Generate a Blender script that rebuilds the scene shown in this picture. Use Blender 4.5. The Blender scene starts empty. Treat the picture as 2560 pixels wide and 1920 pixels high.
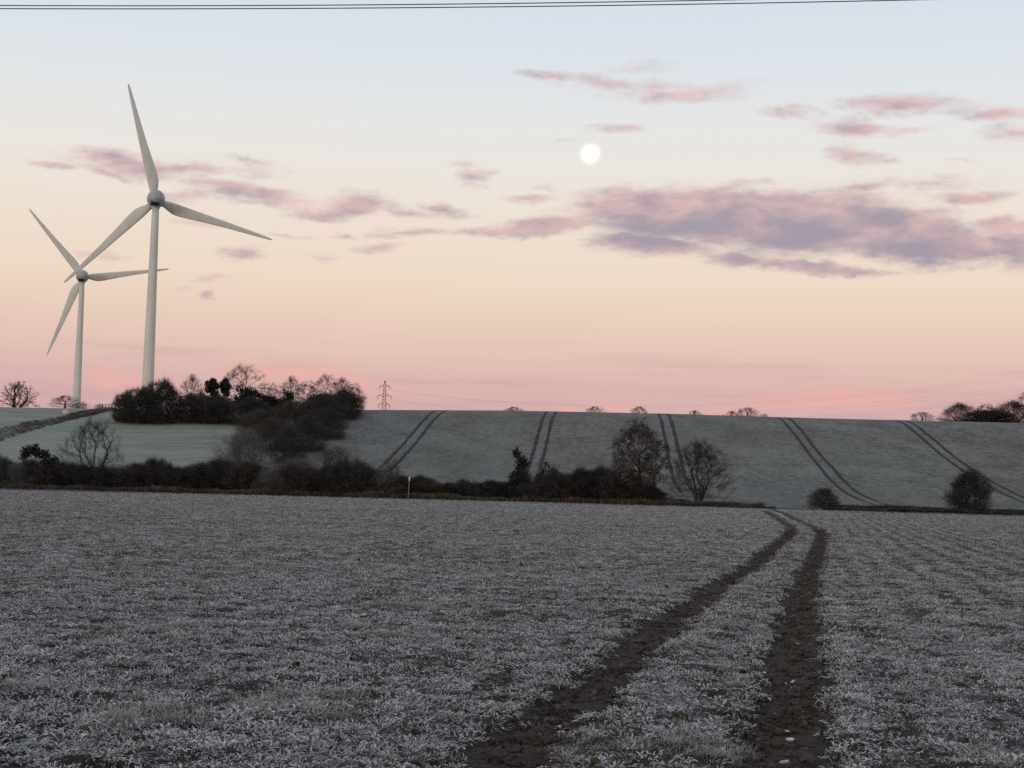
import bpy, math, random
import numpy as np
from mathutils import Vector, Matrix

# ------------------------------------------------------------------ camera, sky, sun, exposure
scene = bpy.context.scene
col = scene.collection
R = math.radians
F = 3800.0                       # focal length in photograph pixels (2560 x 1920)
K = 2560.0 / 2212.0              # all picture notes below were taken on a 2212 x 1659 view
EYE = Vector((0, 0, 1.65))
PITCH, ROLL = R(4.23), R(1.5)
ROT = Matrix.Rotation(R(90) + PITCH, 3, 'X') @ Matrix.Rotation(ROLL, 3, 'Z')

cam_data = bpy.data.cameras.new('camera')
cam_data.sensor_width = 36
cam_data.lens = 36 * F / 2560
cam_data.clip_start = 0.1
cam_data.clip_end = 40000
cam = bpy.data.objects.new('camera', cam_data)
cam.matrix_world = Matrix.Translation(EYE) @ ROT.to_4x4()
col.objects.link(cam)
scene.camera = cam

SUN_DIR = Vector((-0.62, -0.78, 0.075)).normalized()      # towards the sun: low, behind the viewer's left shoulder
sun_data = bpy.data.lights.new('sun', 'SUN')
sun_data.energy = 0.9
sun_data.angle = R(14)
sun_data.color = (1.0, 0.86, 0.74)
sun = bpy.data.objects.new('sun', sun_data)
sun.rotation_euler = (-SUN_DIR).to_track_quat('-Z', 'Y').to_euler()
sun.location = (-30, -40, 30)
col.objects.link(sun)

vs = scene.view_settings
vs.view_transform = 'Standard'
vs.look = 'None'
vs.exposure = 0.0
vs.gamma = 1.0
vs.use_curve_mapping = False
scene.cycles.use_denoising = False
scene.cycles.max_bounces = 6
scene.cycles.diffuse_bounces = 3
scene.cycles.transparent_max_bounces = 8


def lin(r, g, b):
    def f(c):
        c /= 255.0
        return c / 12.92 if c <= 0.04045 else ((c + 0.055) / 1.055) ** 2.4
    return (f(r), f(g), f(b), 1.0)


def ray(xd, yd):
    v = Vector(((xd * K - 1280) / F, (960 - yd * K) / F, -1.0))
    return (ROT @ v).normalized()


def azel(xd, yd):
    v = ray(xd, yd)
    return math.degrees(math.atan2(v.x, v.y)), math.degrees(math.asin(v.z))


class Nodes:
    """short hand for building node trees"""
    def __init__(self, tree):
        self.t = tree
        self.n = tree.nodes
        self.l = tree.links

    def add(self, kind, **kw):
        nd = self.n.new(kind)
        for k, v in kw.items():
            setattr(nd, k, v)
        return nd

    def put(self, sock, v):
        if hasattr(v, 'is_linked') or isinstance(v, bpy.types.NodeSocket):
            self.l.new(v, sock)
        else:
            sock.default_value = v

    def math(self, op, a, b=None, c=None, clamp=False):
        nd = self.add('ShaderNodeMath', operation=op)
        nd.use_clamp = clamp
        self.put(nd.inputs[0], a)
        if b is not None:
            self.put(nd.inputs[1], b)
        if c is not None:
            self.put(nd.inputs[2], c)
        return nd.outputs[0]

    def vmath(self, op, a, b=None):
        nd = self.add('ShaderNodeVectorMath', operation=op)
        self.put(nd.inputs[0], a)
        if b is not None:
            self.put(nd.inputs[1], b)
        return nd.outputs['Value'] if op in ('LENGTH', 'DOT_PRODUCT', 'DISTANCE') else nd.outputs[0]

    def noise(self, vec, scale, detail=4, rough=0.55, dist=0.0):
        nd = self.add('ShaderNodeTexNoise')
        if vec is not None:
            self.l.new(vec, nd.inputs['Vector'])
        nd.inputs['Scale'].default_value = scale
        nd.inputs['Detail'].default_value = detail
        nd.inputs['Roughness'].default_value = rough
        nd.inputs['Distortion'].default_value = dist
        return nd.outputs['Fac'], nd.outputs['Color']

    def ramp(self, fac, lo, hi, smooth=True):
        nd = self.add('ShaderNodeMapRange')
        nd.interpolation_type = 'SMOOTHSTEP' if smooth else 'LINEAR'
        self.put(nd.inputs[0], fac)
        self.put(nd.inputs[1], lo)
        self.put(nd.inputs[2], hi)
        return nd.outputs[0]

    def mix(self, fac, a, b, mode='MIX'):
        nd = self.add('ShaderNodeMix', data_type='RGBA', blend_type=mode)
        self.put(nd.inputs[0], fac)
        self.put(nd.inputs[6], a)
        self.put(nd.inputs[7], b)
        return nd.outputs[2]

    def map(self, vec, loc=(0, 0, 0), rot=(0, 0, 0), scale=(1, 1, 1), kind='POINT'):
        nd = self.add('ShaderNodeMapping', vector_type=kind)
        self.l.new(vec, nd.inputs['Vector'])
        nd.inputs['Location'].default_value = loc
        nd.inputs['Rotation'].default_value = rot
        nd.inputs['Scale'].default_value = scale
        return nd.outputs[0]


world = bpy.data.worlds.new('World')
scene.world = world
world.use_nodes = True
world.cycles.sampling_method = 'MANUAL'
world.cycles.sample_map_resolution = 512
world.node_tree.nodes.clear()
N = Nodes(world.node_tree)
tc = N.add('ShaderNodeTexCoord')
direction = N.vmath('NORMALIZE', tc.outputs['Generated'])
sep = N.add('ShaderNodeSeparateXYZ')
N.l.new(direction, sep.inputs[0])
az = N.math('MULTIPLY', N.math('ARCTAN2', sep.outputs[0], sep.outputs[1]), 57.29578)
el = N.math('MULTIPLY', N.math('ARCSINE', sep.outputs[2]), 57.29578)
fac = N.math('SQRT', N.math('MAXIMUM', N.math('DIVIDE', el, 90.0), 0.0))
grad = N.add('ShaderNodeValToRGB')
N.l.new(fac, grad.inputs[0])
stops = [(-1, (150, 140, 156)), (2.2, (208, 174, 177)), (3.2, (219, 179, 178)), (4.2, (223, 185, 180)), (5.2, (232, 199, 186)),
         (6.6, (239, 211, 193)), (8.0, (244, 223, 203)), (9.4, (244, 227, 210)), (10.8, (243, 232, 219)),
         (12.2, (241, 235, 228)), (13.8, (236, 236, 234)), (15.8, (228, 234, 239)), (18.4, (219, 230, 240)),
         (24, (207, 217, 229)), (38, (192, 203, 217)), (60, (179, 190, 206)), (90, (172, 184, 201))]
el0 = grad.color_ramp.elements
while len(el0) < len(stops):
    el0.new(0.5)
for e, (a, c) in zip(el0, stops):
    e.position = math.sqrt(max(a, 0) / 90.0)
    e.color = lin(*c)
base = grad.outputs[0]

sky = N.add('ShaderNodeTexSky', sky_type='NISHITA')
sky.sun_disc = False
sky.sun_elevation = R(3)
sky.sun_rotation = math.atan2(SUN_DIR.x, SUN_DIR.y)
sky.altitude = 60
nish = N.vmath('SCALE', sky.outputs[0])
nish.node.inputs['Scale'].default_value = 0.05
base = N.mix(0.06, base, nish)

# clouds: soft lens-shaped masses in the sky's own directions (azimuth, elevation), broken up by noise
P = N.add('ShaderNodeCombineXYZ')
N.l.new(az, P.inputs[0])
N.l.new(el, P.inputs[1])
P = P.outputs[0]
stretch = N.map(P, scale=(0.42, 1.0, 1.0))
_, warp_c = N.noise(stretch, 0.55, 5, 0.6)
warp = N.vmath('MULTIPLY', N.vmath('SUBTRACT', warp_c, (0.5, 0.5, 0.5)), (2.6, 1.0, 0.0))
_, warp_f = N.noise(N.map(P, scale=(0.55, 1.0, 1.0)), 2.2, 4, 0.6)
warp2 = N.vmath('MULTIPLY', N.vmath('SUBTRACT', warp_f, (0.5, 0.5, 0.5)), (0.7, 0.42, 0.0))
PW = N.vmath('ADD', N.vmath('ADD', P, warp), warp2)
PXD = math.degrees(K / F)            # degrees for one noted pixel


def blobs(lst, vec):
    """largest of many soft ellipses; each step hands its result on in z so that the steps run one after another"""
    sp = N.add('ShaderNodeSeparateXYZ')
    N.l.new(vec, sp.inputs[0])
    acc = None
    for x, y, a, b, tilt, amp in lst:
        c = azel(x, y)
        if acc is None:
            src = vec
        else:
            cb = N.add('ShaderNodeCombineXYZ')
            N.l.new(sp.outputs[0], cb.inputs[0])
            N.l.new(sp.outputs[1], cb.inputs[1])
            N.l.new(acc, cb.inputs[2])
            src = cb.outputs[0]
        m = N.map(src, loc=(c[0], c[1], 0), rot=(0, 0, R(-tilt + 1.5)), scale=(a * PXD, b * PXD, 1e5), kind='TEXTURE')
        v = N.math('MULTIPLY_ADD', N.vmath('LENGTH', m), -amp, amp)
        acc = v if acc is None else N.math('SMOOTH_MAX', acc, v, 0.12)
    return acc


clouds = [
    # the long bank at the right
    (1560, 470, 400, 82, 2, 1.5), (1400, 452, 210, 60, 0, 1.3), (1750, 478, 320, 90, 4, 1.6), (1960, 508, 240, 72, 8, 1.6),
    (2090, 540, 110, 34, 8, 1.2), (1190, 490, 220, 26, -3, 1.2), (1050, 500, 120, 15, -3, 0.9), (1420, 532, 190, 28, 4, 1.1),
    (1600, 556, 150, 26, 6, 1.0), (1730, 572, 190, 22, 7, 1.1), (1870, 584, 110, 12, 7, 0.8),
    (2200, 528, 90, 60, 8, 1.2), (2180, 488, 110, 26, 6, 1.0),
    # upper right
    (1950, 226, 190, 28, 3, 0.95), (2165, 244, 110, 22, 3, 0.95), (1715, 246, 90, 18, 8, 0.75), (1850, 273, 110, 22, 4, 1.0), (1960, 280, 80, 14, 2, 0.7),
    (1175, 168, 80, 16, 8, 0.75), (1300, 183, 190, 20, 6, 0.7), (1440, 196, 190, 26, 2, 0.75), (1570, 190, 100, 18, -5, 0.5), (1380, 150, 120, 16, 2, 0.35),
    (2190, 295, 70, 30, 0, 0.7), (1848, 328, 70, 30, 12, 0.75), (1905, 346, 50, 10, 6, 0.5), (2090, 348, 50, 10, 8, 0.4),
    (1870, 404, 110, 26, 2, 0.75), (2000, 404, 130, 20, 2, 0.75), (2100, 428, 110, 18, 2, 0.85), (1670, 390, 50, 12, 0, 0.4),
    (1330, 281, 60, 17, 0, 0.6), (1210, 310, 40, 10, 0, 0.35), (1040, 382, 56, 24, -15, 0.75), (1030, 355, 40, 16, 0, 0.5), (1150, 432, 70, 16, 0, 0.7), (1185, 412, 40, 12, 10, 0.6),
    # left group behind the rotor
    (130, 357, 80, 14, 3, 0.8), (230, 344, 120, 26, 4, 0.95), (300, 366, 140, 36, 5, 0.95), (250, 382, 100, 15, 12, 0.9), (430, 368, 210, 20, 0, 0.7),
    (545, 352, 70, 15, 3, 0.7), (420, 424, 110, 20, -8, 0.85), (500, 412, 120, 32, 4, 1.05), (590, 426, 120, 30, 6, 1.05), (770, 446, 110, 36, 4, 1.3), (690, 460, 120, 20, 4, 0.9),
    (860, 462, 80, 16, 4, 0.8), (952, 450, 60, 20, 6, 0.95), (430, 482, 80, 12, 2, 0.5),
    (740, 506, 50, 10, 0, 0.75), (820, 530, 70, 14, -4, 0.8), (890, 502, 130, 14, -3, 0.85), (610, 512, 80, 8, 0, 0.7), (530, 550, 66, 18, 2, 0.7),
    (680, 552, 46, 12, 2, 0.5), (450, 593, 58, 14, -4, 0.65), (444, 638, 24, 18, 20, 0.75), (230, 560, 80, 12, 2, 0.5), (392, 622, 30, 12, -30, 0.35),
]
# warm glow of the coming sunrise, low around the sun's side of the sky, and faint lilac bands near the horizon
sd = N.vmath('DOT_PRODUCT', direction, tuple(SUN_DIR))
glow = N.math('MULTIPLY', N.ramp(sd, 0.1, 1.0), N.ramp(el, 38.0, 2.0))
base = N.mix(N.math('MULTIPLY', glow, 0.75), base, lin(255, 214, 170))
band, _ = N.noise(N.map(P, scale=(0.09, 1.0, 1.0), rot=(0, 0, R(-1))), 1.1, 4, 0.55)
bandm = N.math('MULTIPLY', N.ramp(band, 0.47, 0.66), N.ramp(el, 6.3, 4.4))
base = N.mix(N.math('MULTIPLY', bandm, 0.4), base, lin(201, 160, 166))

clouds = [(x, y, a, b, t, amp * (1.3 if i < 13 else 1.0)) for i, (x, y, a, b, t, amp) in enumerate(clouds)]
D = blobs(clouds, PW)
fib1, _ = N.noise(N.map(P, scale=(0.25, 1.0, 1.0), rot=(0, 0, R(-3))), 1.5, 6, 0.6, 0.4)
fib2, _ = N.noise(N.map(P, scale=(0.5, 1.0, 1.0)), 4.5, 4, 0.6, 0.3)
D2 = N.math('ADD', N.math('ADD', D, N.math('MULTIPLY_ADD', fib1, 1.5, -0.75)), N.math('MULTIPLY_ADD', fib2, 0.5, -0.25))
inside = N.ramp(D, -0.3, 0.15)
cover = N.math('MULTIPLY', N.ramp(D2, -0.10, 1.0), inside)
# colour: rosy where thin and towards the tops, lilac grey in the thick undersides
Dup = blobs(clouds[:13] + clouds[40:48], N.vmath('ADD', PW, (0.0, 0.5, 0.0)))
fib3, _ = N.noise(N.map(P, loc=(3, 7, 0), scale=(0.45, 1.0, 1.0)), 1.1, 4, 0.55, 0.15)
core = N.ramp(N.math('ADD', N.math('MULTIPLY', N.math('MAXIMUM', Dup, 0.12), 0.52), N.math('MULTIPLY_ADD', fib3, 2.9, -1.45)), -0.55, 1.05)
ccol = N.mix(core, lin(224, 186, 184), lin(155, 145, 162))
skyc = N.mix(N.math('MULTIPLY', cover, 0.9), base, ccol)

# low salmon cloud tops along the horizon
low = [(222, 812, 50, 36, 0, 1.1), (300, 822, 110, 26, 4, 0.7), (640, 806, 220, 34, 3, 0.9), (800, 838, 130, 30, 5, 0.6), (1800, 868, 300, 34, 1, 0.8),
       (1225, 884, 36, 10, 0, 0.9), (1335, 880, 60, 12, 0, 0.8), (1280, 862, 40, 10, 0, 0.3), (1560, 884, 120, 12, 0, 0.5)]
L = blobs(low, PW)
lows = N.ramp(N.math('ADD', L, N.math('MULTIPLY_ADD', fib1, 0.8, -0.4)), -0.1, 0.75)
skyc = N.mix(N.math('MULTIPLY', lows, 0.58), skyc, lin(240, 177, 167))
# thin air glowing close round the moon
md = N.vmath('DOT_PRODUCT', direction, tuple(ray(1275, 333)))
halo = N.ramp(md, math.cos(R(0.50)), math.cos(R(0.33)))
skyc = N.mix(N.math('MULTIPLY', halo, 0.6), skyc, lin(255, 250, 238))

bg0 = N.add('ShaderNodeBackground')
N.l.new(base, bg0.inputs[0])
bg1 = N.add('ShaderNodeBackground')
N.l.new(skyc, bg1.inputs[0])
# the clouds stand in one part of the sky only: elsewhere their sums come to nothing and are skipped
has = N.math('MULTIPLY', N.math('LESS_THAN', N.math('ABSOLUTE', az), 24.0), N.math('MULTIPLY', N.math('LESS_THAN', el, 21.0), N.math('GREATER_THAN', el, 1.5)))
ms = N.add('ShaderNodeMixShader')
N.l.new(has, ms.inputs[0])
N.l.new(bg0.outputs[0], ms.inputs[1])
N.l.new(bg1.outputs[0], ms.inputs[2])
outw = N.add('ShaderNodeOutputWorld')
N.l.new(ms.outputs[0], outw.inputs[0])

# ------------------------------------------------------------------ helpers
rng = np.random.default_rng(7)


def hash2(ix, iy, seed):
    n = (ix.astype(np.int64) * 374761393 + iy.astype(np.int64) * 668265263 + seed * 982451653) & 0x7fffffff
    n = ((n ^ (n >> 13)) * 1274126177) & 0x7fffffff
    n = (n ^ (n >> 16)) & 0xffff
    return n / 65535.0


def vnoise(x, y, seed=0):
    x0 = np.floor(x)
    y0 = np.floor(y)
    fx = x - x0
    fy = y - y0
    fx = fx * fx * (3 - 2 * fx)
    fy = fy * fy * (3 - 2 * fy)
    a = hash2(x0, y0, seed)
    b = hash2(x0 + 1, y0, seed)
    c = hash2(x0, y0 + 1, seed)
    d = hash2(x0 + 1, y0 + 1, seed)
    return (a + (b - a) * fx) * (1 - fy) + (c + (d - c) * fx) * fy


def fbm(x, y, seed=0, octaves=4):
    s = 0
    amp = 0.5
    for o in range(octaves):
        s = s + amp * vnoise(x * 2 ** o, y * 2 ** o, seed + o * 17)
        amp *= 0.5
    return s / (1 - 0.5 ** octaves)


def smooth(a, b, x):
    t = np.clip((x - a) / (b - a), 0, 1)
    return t * t * (3 - 2 * t)


# profile of the land along the view: field, valley edge at 198 m, steep hillside, crest near 310 m, plateau
prof_y = np.arange(-400, 16000, 1.0)
prof_z = np.interp(prof_y, [-400, 40, 90, 140, 180, 198, 206, 220, 236, 249, 265, 282, 295, 303, 312, 330, 500, 1000, 1400, 16000],
                   [0, 0, 0.14, 0.42, 0.74, 0.95, 1.7, 3.3, 5.6, 7.9, 10.9, 14.5, 16.9, 18.1, 18.85, 19.7, 26.6, 46, 48, 40])
kern = np.exp(-0.5 * (np.arange(-15, 16) / 4.0) ** 2)
kern /= kern.sum()
prof_s = np.convolve(prof_z, kern, mode='same')
prof_s[:40] = prof_z[:40]
prof_s[-40:] = prof_z[-40:]
BOUND = 198.0
WOODX = -33.0


def height(x, y):
    x = np.asarray(x, float)
    y = np.asarray(y, float)
    h = np.interp(y, prof_y, prof_s)
    a = np.clip(x / np.maximum(y, 60), -0.6, 0.6)
    g = np.interp(a, [-0.34, -0.26, -0.1, 0, 0.1, 0.2, 0.34], [0.915, 0.925, 0.988, 1.024, 1.034, 1.027, 1.035])
    up = smooth(205, 300, y)
    h = h * (1 + (g - 1) * up)
    wob = 0.35 * np.sin(x * 0.035 + 1.0) * np.sin(y * 0.05) + 0.25 * np.sin(x * 0.09 + y * 0.04)
    return h + wob * smooth(212, 240, y) * (1 - smooth(285, 300, y))


def zat(x, y):
    return float(height(x, y))


def at(xd, yd, depth):
    v = ray(xd, yd)
    return EYE + v * (depth / v.y)


def ground_at(xd, yd):
    """where the ray through a noted pixel meets the land"""
    v = ray(xd, yd)
    ys = np.arange(3, 1500, 0.05)
    z = EYE.z + v.z / v.y * ys
    g = height(v.x / v.y * ys, ys)
    i = np.argmax(z < g)
    if i == 0:
        i = np.argmin(z - g + (ys < 200) * 1e6)
    y = float(ys[i])
    x = v.x / v.y * y
    return Vector((x, y, zat(x, y)))


def mesh_np(name, V, tris=None, quads=None, smooth_shade=True, attrs=None):
    V = np.asarray(V, np.float32)
    loops = []
    starts = []
    n = 0
    if tris is not None and len(tris):
        t = np.asarray(tris, np.int32)
        loops.append(t.ravel())
        starts.append(np.arange(len(t)) * 3)
        n = len(t) * 3
    if quads is not None and len(quads):
        q = np.asarray(quads, np.int32)
        loops.append(q.ravel())
        starts.append(n + np.arange(len(q)) * 4)
    loops = np.concatenate(loops)
    starts = np.concatenate(starts).astype(np.int32)
    me = bpy.data.meshes.new(name)
    me.vertices.add(len(V))
    me.vertices.foreach_set('co', V.ravel())
    me.loops.add(len(loops))
    me.loops.foreach_set('vertex_index', loops)
    me.polygons.add(len(starts))
    me.polygons.foreach_set('loop_start', starts)
    me.update(calc_edges=True)
    me.polygons.foreach_set('use_smooth', np.full(len(starts), smooth_shade, bool))
    for k, v in (attrs or {}).items():
        a = me.attributes.new(k, 'FLOAT', 'POINT')
        a.data.foreach_set('value', np.asarray(v, np.float32))
    me.validate()
    return me


def link(name, me, mat=None, parent=None, loc=None):
    o = bpy.data.objects.new(name, me)
    col.objects.link(o)
    if mat is not None and me is not None and len(me.materials) == 0:
        me.materials.append(mat)
    if parent is not None:
        o.parent = parent
    if loc is not None:
        o.location = loc
    return o


def tag(o, label=None, cat=None, group=None, kind=None):
    if label:
        o['label'] = label
    if cat:
        o['category'] = cat
    if group:
        o['group'] = group
    if kind:
        o['kind'] = kind
    return o


class MB:
    """collects tubes, boxes and lathes into one mesh"""
    def __init__(self):
        self.v = []
        self.f = []

    def tube(self, pts, rad, sides=6, cap=True):
        pts = [Vector(p) for p in pts]
        base = len(self.v)
        up = Vector((0.31, 0.17, 0.93)).normalized()
        for i, p in enumerate(pts):
            t = (pts[min(i + 1, len(pts) - 1)] - pts[max(i - 1, 0)])
            t = t.normalized() if t.length > 1e-9 else Vector((0, 0, 1))
            s = t.cross(up)
            if s.length < 0.05:
                s = t.cross(Vector((1, 0, 0)))
            s.normalize()
            u = s.cross(t)
            r = rad[i] if hasattr(rad, '__len__') else rad
            for k in range(sides):
                a = 2 * math.pi * k / sides
                self.v.append(p + s * (math.cos(a) * r) + u * (math.sin(a) * r))
        for i in range(len(pts) - 1):
            for k in range(sides):
                k2 = (k + 1) % sides
                self.f.append((base + i * sides + k, base + i * sides + k2, base + (i + 1) * sides + k2, base + (i + 1) * sides + k))
        if cap:
            self.f.append(tuple(base + k for k in reversed(range(sides))))
            e = base + (len(pts) - 1) * sides
            self.f.append(tuple(e + k for k in range(sides)))

    def box(self, c, s, rot=None):
        base = len(self.v)
        c = Vector(c)
        for dx in (-1, 1):
            for dy in (-1, 1):
                for dz in (-1, 1):
                    p = Vector((dx * s[0] / 2, dy * s[1] / 2, dz * s[2] / 2))
                    if rot is not None:
                        p = rot @ p
                    self.v.append(c + p)
        for q in ((0, 1, 3, 2), (4, 6, 7, 5), (0, 4, 5, 1), (2, 3, 7, 6), (0, 2, 6, 4), (1, 5, 7, 3)):
            self.f.append(tuple(base + k for k in q))

    def lathe(self, prof, sides=32, axis='Z'):
        """prof: list of (radius, position along the axis)"""
        base = len(self.v)
        for r, h in prof:
            for k in range(sides):
                a = 2 * math.pi * k / sides
                if axis == 'Z':
                    self.v.append(Vector((math.cos(a) * r, math.sin(a) * r, h)))
                else:
                    self.v.append(Vector((math.cos(a) * r, h, -math.sin(a) * r)))
        for i in range(len(prof) - 1):
            for k in range(sides):
                k2 = (k + 1) % sides
                self.f.append((base + i * sides + k, base + i * sides + k2, base + (i + 1) * sides + k2, base + (i + 1) * sides + k))
        self.f.append(tuple(base + k for k in reversed(range(sides))))
        e = base + (len(prof) - 1) * sides
        self.f.append(tuple(e + k for k in range(sides)))

    def mesh(self, name, smooth_shade=True):
        me = bpy.data.meshes.new(name)
        me.from_pydata([tuple(v) for v in self.v], [], self.f)
        me.polygons.foreach_set('use_smooth', np.full(len(me.polygons), smooth_shade, bool))
        me.update()
        return me

    def build(self, name, mat, parent=None, smooth_shade=True):
        return link(name, self.mesh(name, smooth_shade), mat, parent)


# ------------------------------------------------------------------ materials
def new_mat(name):
    m = bpy.data.materials.new(name)
    m.use_nodes = True
    m.node_tree.nodes.clear()
    n = Nodes(m.node_tree)
    b = n.add('ShaderNodeBsdfPrincipled')
    o = n.add('ShaderNodeOutputMaterial')
    n.l.new(b.outputs[0], o.inputs[0])
    b.inputs['Roughness'].default_value = 0.85
    b.inputs['Specular IOR Level'].default_value = 0.2
    return m, n, b


def pos(n):
    return n.add('ShaderNodeNewGeometry').outputs['Position']


def bump(n, b, h, strength, dist):
    bp = n.add('ShaderNodeBump')
    bp.inputs['Strength'].default_value = strength
    bp.inputs['Distance'].default_value = dist
    n.l.new(h, bp.inputs['Height'])
    n.l.new(bp.outputs[0], b.inputs['Normal'])


def mat_plain(name, c1, c2, scale, rough=0.8, spec=0.2, c3=None):
    m, n, b = new_mat(name)
    f, _ = n.noise(pos(n), scale, 4, 0.6)
    c = n.mix(n.ramp(f, 0.35, 0.68), (*c1, 1), (*c2, 1))
    if c3:
        f2, _ = n.noise(pos(n), scale * 0.13, 3, 0.6)
        c = n.mix(n.math('MULTIPLY', n.ramp(f2, 0.45, 0.7), 0.7), c, (*c3, 1))
    n.l.new(c, b.inputs['Base Color'])
    b.inputs['Roughness'].default_value = rough
    b.inputs['Specular IOR Level'].default_value = spec
    return m


M = {}
FROST = (0.215, 0.228, 0.248)
ROW = R(11.7)


def field_material():
    m, n, b = new_mat('frosted_field')
    p = pos(n)
    rows = n.map(p, rot=(0, 0, ROW), scale=(1, 0.05, 1))
    big, _ = n.noise(p, 0.05, 4, 0.6)
    mid, _ = n.noise(p, 0.9, 5, 0.65)
    rw, _ = n.noise(rows, 1.7, 4, 0.65)
    fine, _ = n.noise(p, 9.0, 5, 0.7)
    tiny, _ = n.noise(p, 42.0, 3, 0.6)
    v = n.math('ADD', n.math('MULTIPLY', fine, 0.48), n.math('MULTIPLY', tiny, 0.34))
    v = n.math('ADD', v, n.math('MULTIPLY', mid, 0.16))
    v = n.math('ADD', v, n.math('MULTIPLY', rw, 0.36))
    v = n.math('ADD', v, n.math('MULTIPLY', big, 0.10))
    frost = n.ramp(v, 0.72, 0.84)
    soil = n.mix(n.ramp(mid, 0.35, 0.65), (0.017, 0.013, 0.010, 1), (0.030, 0.028, 0.021, 1))
    fr = n.mix(n.ramp(mid, 0.3, 0.7), (0.36, 0.37, 0.375, 1), (0.32, 0.318, 0.318, 1))
    c = n.mix(frost, soil, fr)
    att = n.add('ShaderNodeAttribute', attribute_name='rut')
    clod, _ = n.noise(p, 16.0, 5, 0.7)
    mud = n.mix(n.ramp(clod, 0.35, 0.65), (0.016, 0.0105, 0.0075, 1), (0.062, 0.041, 0.029, 1))
    mud = n.mix(n.math('MULTIPLY', n.ramp(n.math('ADD', n.math('MULTIPLY', tiny, 0.6), n.math('MULTIPLY', fine, 0.4)), 0.60, 0.70), 0.55), mud, (0.24, 0.24, 0.245, 1))
    c = n.mix(att.outputs['Fac'], c, mud)
    n.l.new(c, b.inputs['Base Color'])
    bump(n, b, n.math('ADD', v, n.math('MULTIPLY', clod, 0.5)), 1.0, 0.10)
    return m


M['field'] = field_material()


def hill_material():
    m, n, b = new_mat('frosted_winter_crop')
    p = pos(n)
    big, _ = n.noise(p, 0.02, 4, 0.6)
    mid, _ = n.noise(n.map(p, scale=(1, 0.5, 1)), 0.16, 5, 0.62)
    fine, _ = n.noise(n.map(p, scale=(1, 0.45, 1)), 1.1, 5, 0.72)
    v = n.math('ADD', n.math('MULTIPLY', fine, 0.6), n.math('MULTIPLY', mid, 0.4))
    c = n.mix(n.ramp(v, 0.36, 0.62), (0.072, 0.071, 0.062, 1), (0.174, 0.174, 0.160, 1))
    c = n.mix(n.math('MULTIPLY', n.ramp(big, 0.4, 0.65), 0.35), c, (0.100, 0.100, 0.093, 1))
    n.l.new(c, b.inputs['Base Color'])
    bump(n, b, v, 0.7, 0.25)
    return m


M['hill'] = hill_material()


def meadow_material():
    m, n, b = new_mat('frosted_meadow')
    p = pos(n)
    big, _ = n.noise(n.map(p, scale=(0.4, 1.0, 1)), 0.05, 4, 0.6)
    mid, _ = n.noise(n.map(p, scale=(0.35, 1.0, 1)), 0.35, 5, 0.62)
    fine, _ = n.noise(n.map(p, scale=(0.6, 1.0, 1)), 2.2, 5, 0.7)
    v = n.math('ADD', n.math('MULTIPLY', fine, 0.45), n.math('MULTIPLY', mid, 0.55))
    c = n.mix(n.ramp(v, 0.36, 0.64), (0.128, 0.146, 0.108, 1), (0.248, 0.270, 0.218, 1))
    c = n.mix(n.math('MULTIPLY', n.ramp(big, 0.42, 0.62), 0.5), c, (0.25, 0.275, 0.24, 1))
    n.l.new(c, b.inputs['Base Color'])
    bump(n, b, v, 0.5, 0.15)
    return m


M['meadow'] = meadow_material()
M['mud_track'] = mat_plain('muddy_wheeling', (0.014, 0.012, 0.012), (0.030, 0.026, 0.025), 2.5)
M['clod'] = mat_plain('soil_clod', (0.018, 0.012, 0.009), (0.070, 0.047, 0.034), 22.0, c3=(0.13, 0.125, 0.12))
M['bark'] = mat_plain('bark', (0.026, 0.023, 0.021), (0.055, 0.048, 0.043), 4.0)
M['twig_dark'] = mat_plain('dark_twigs', (0.020, 0.019, 0.019), (0.055, 0.050, 0.047), 0.9, c3=(0.115, 0.108, 0.104))
M['twig_brown'] = mat_plain('brown_twigs', (0.040, 0.034, 0.031), (0.078, 0.068, 0.062), 0.8)
M['twig_pale'] = mat_plain('frosted_twigs', (0.075, 0.072, 0.072), (0.155, 0.150, 0.152), 0.9)
M['twig_wood'] = mat_plain('woodland_twigs', (0.026, 0.025, 0.025), (0.060, 0.054, 0.051), 0.5)
M['evergreen'] = mat_plain('evergreen_leaves', (0.012, 0.016, 0.014), (0.028, 0.034, 0.028), 1.6)
M['brown_leaf'] = mat_plain('withered_oak_leaves', (0.050, 0.042, 0.036), (0.110, 0.095, 0.083), 1.8)
M['dead_grass'] = mat_plain('dead_verge_grass', (0.070, 0.055, 0.040), (0.150, 0.120, 0.090), 0.7, c3=(0.045, 0.04, 0.03))
M['rough_grass'] = mat_plain('rough_verge_grass', (0.035, 0.036, 0.028), (0.095, 0.092, 0.080), 0.8, c3=(0.12, 0.118, 0.11))
M['bramble'] = mat_plain('bramble_bank', (0.080, 0.068, 0.066), (0.190, 0.170, 0.168), 0.6)


def leaf_material(name, dark, frost, alt):
    m, n, b = new_mat(name)
    att = n.add('ShaderNodeAttribute', attribute_name='frost')
    p = pos(n)
    f, _ = n.noise(p, 1.4, 4, 0.6)
    f2, _ = n.noise(p, 60.0, 2, 0.5)
    fr = n.mix(n.ramp(f, 0.42, 0.66), (*frost, 1), (*alt, 1))
    k = n.math('MULTIPLY', att.outputs['Fac'], n.math('MULTIPLY_ADD', n.ramp(f2, 0.25, 0.6), 0.45, 0.6), clamp=True)
    c = n.mix(k, (*dark, 1), fr)
    n.l.new(c, b.inputs['Base Color'])
    b.inputs['Roughness'].default_value = 0.9
    return m


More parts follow.
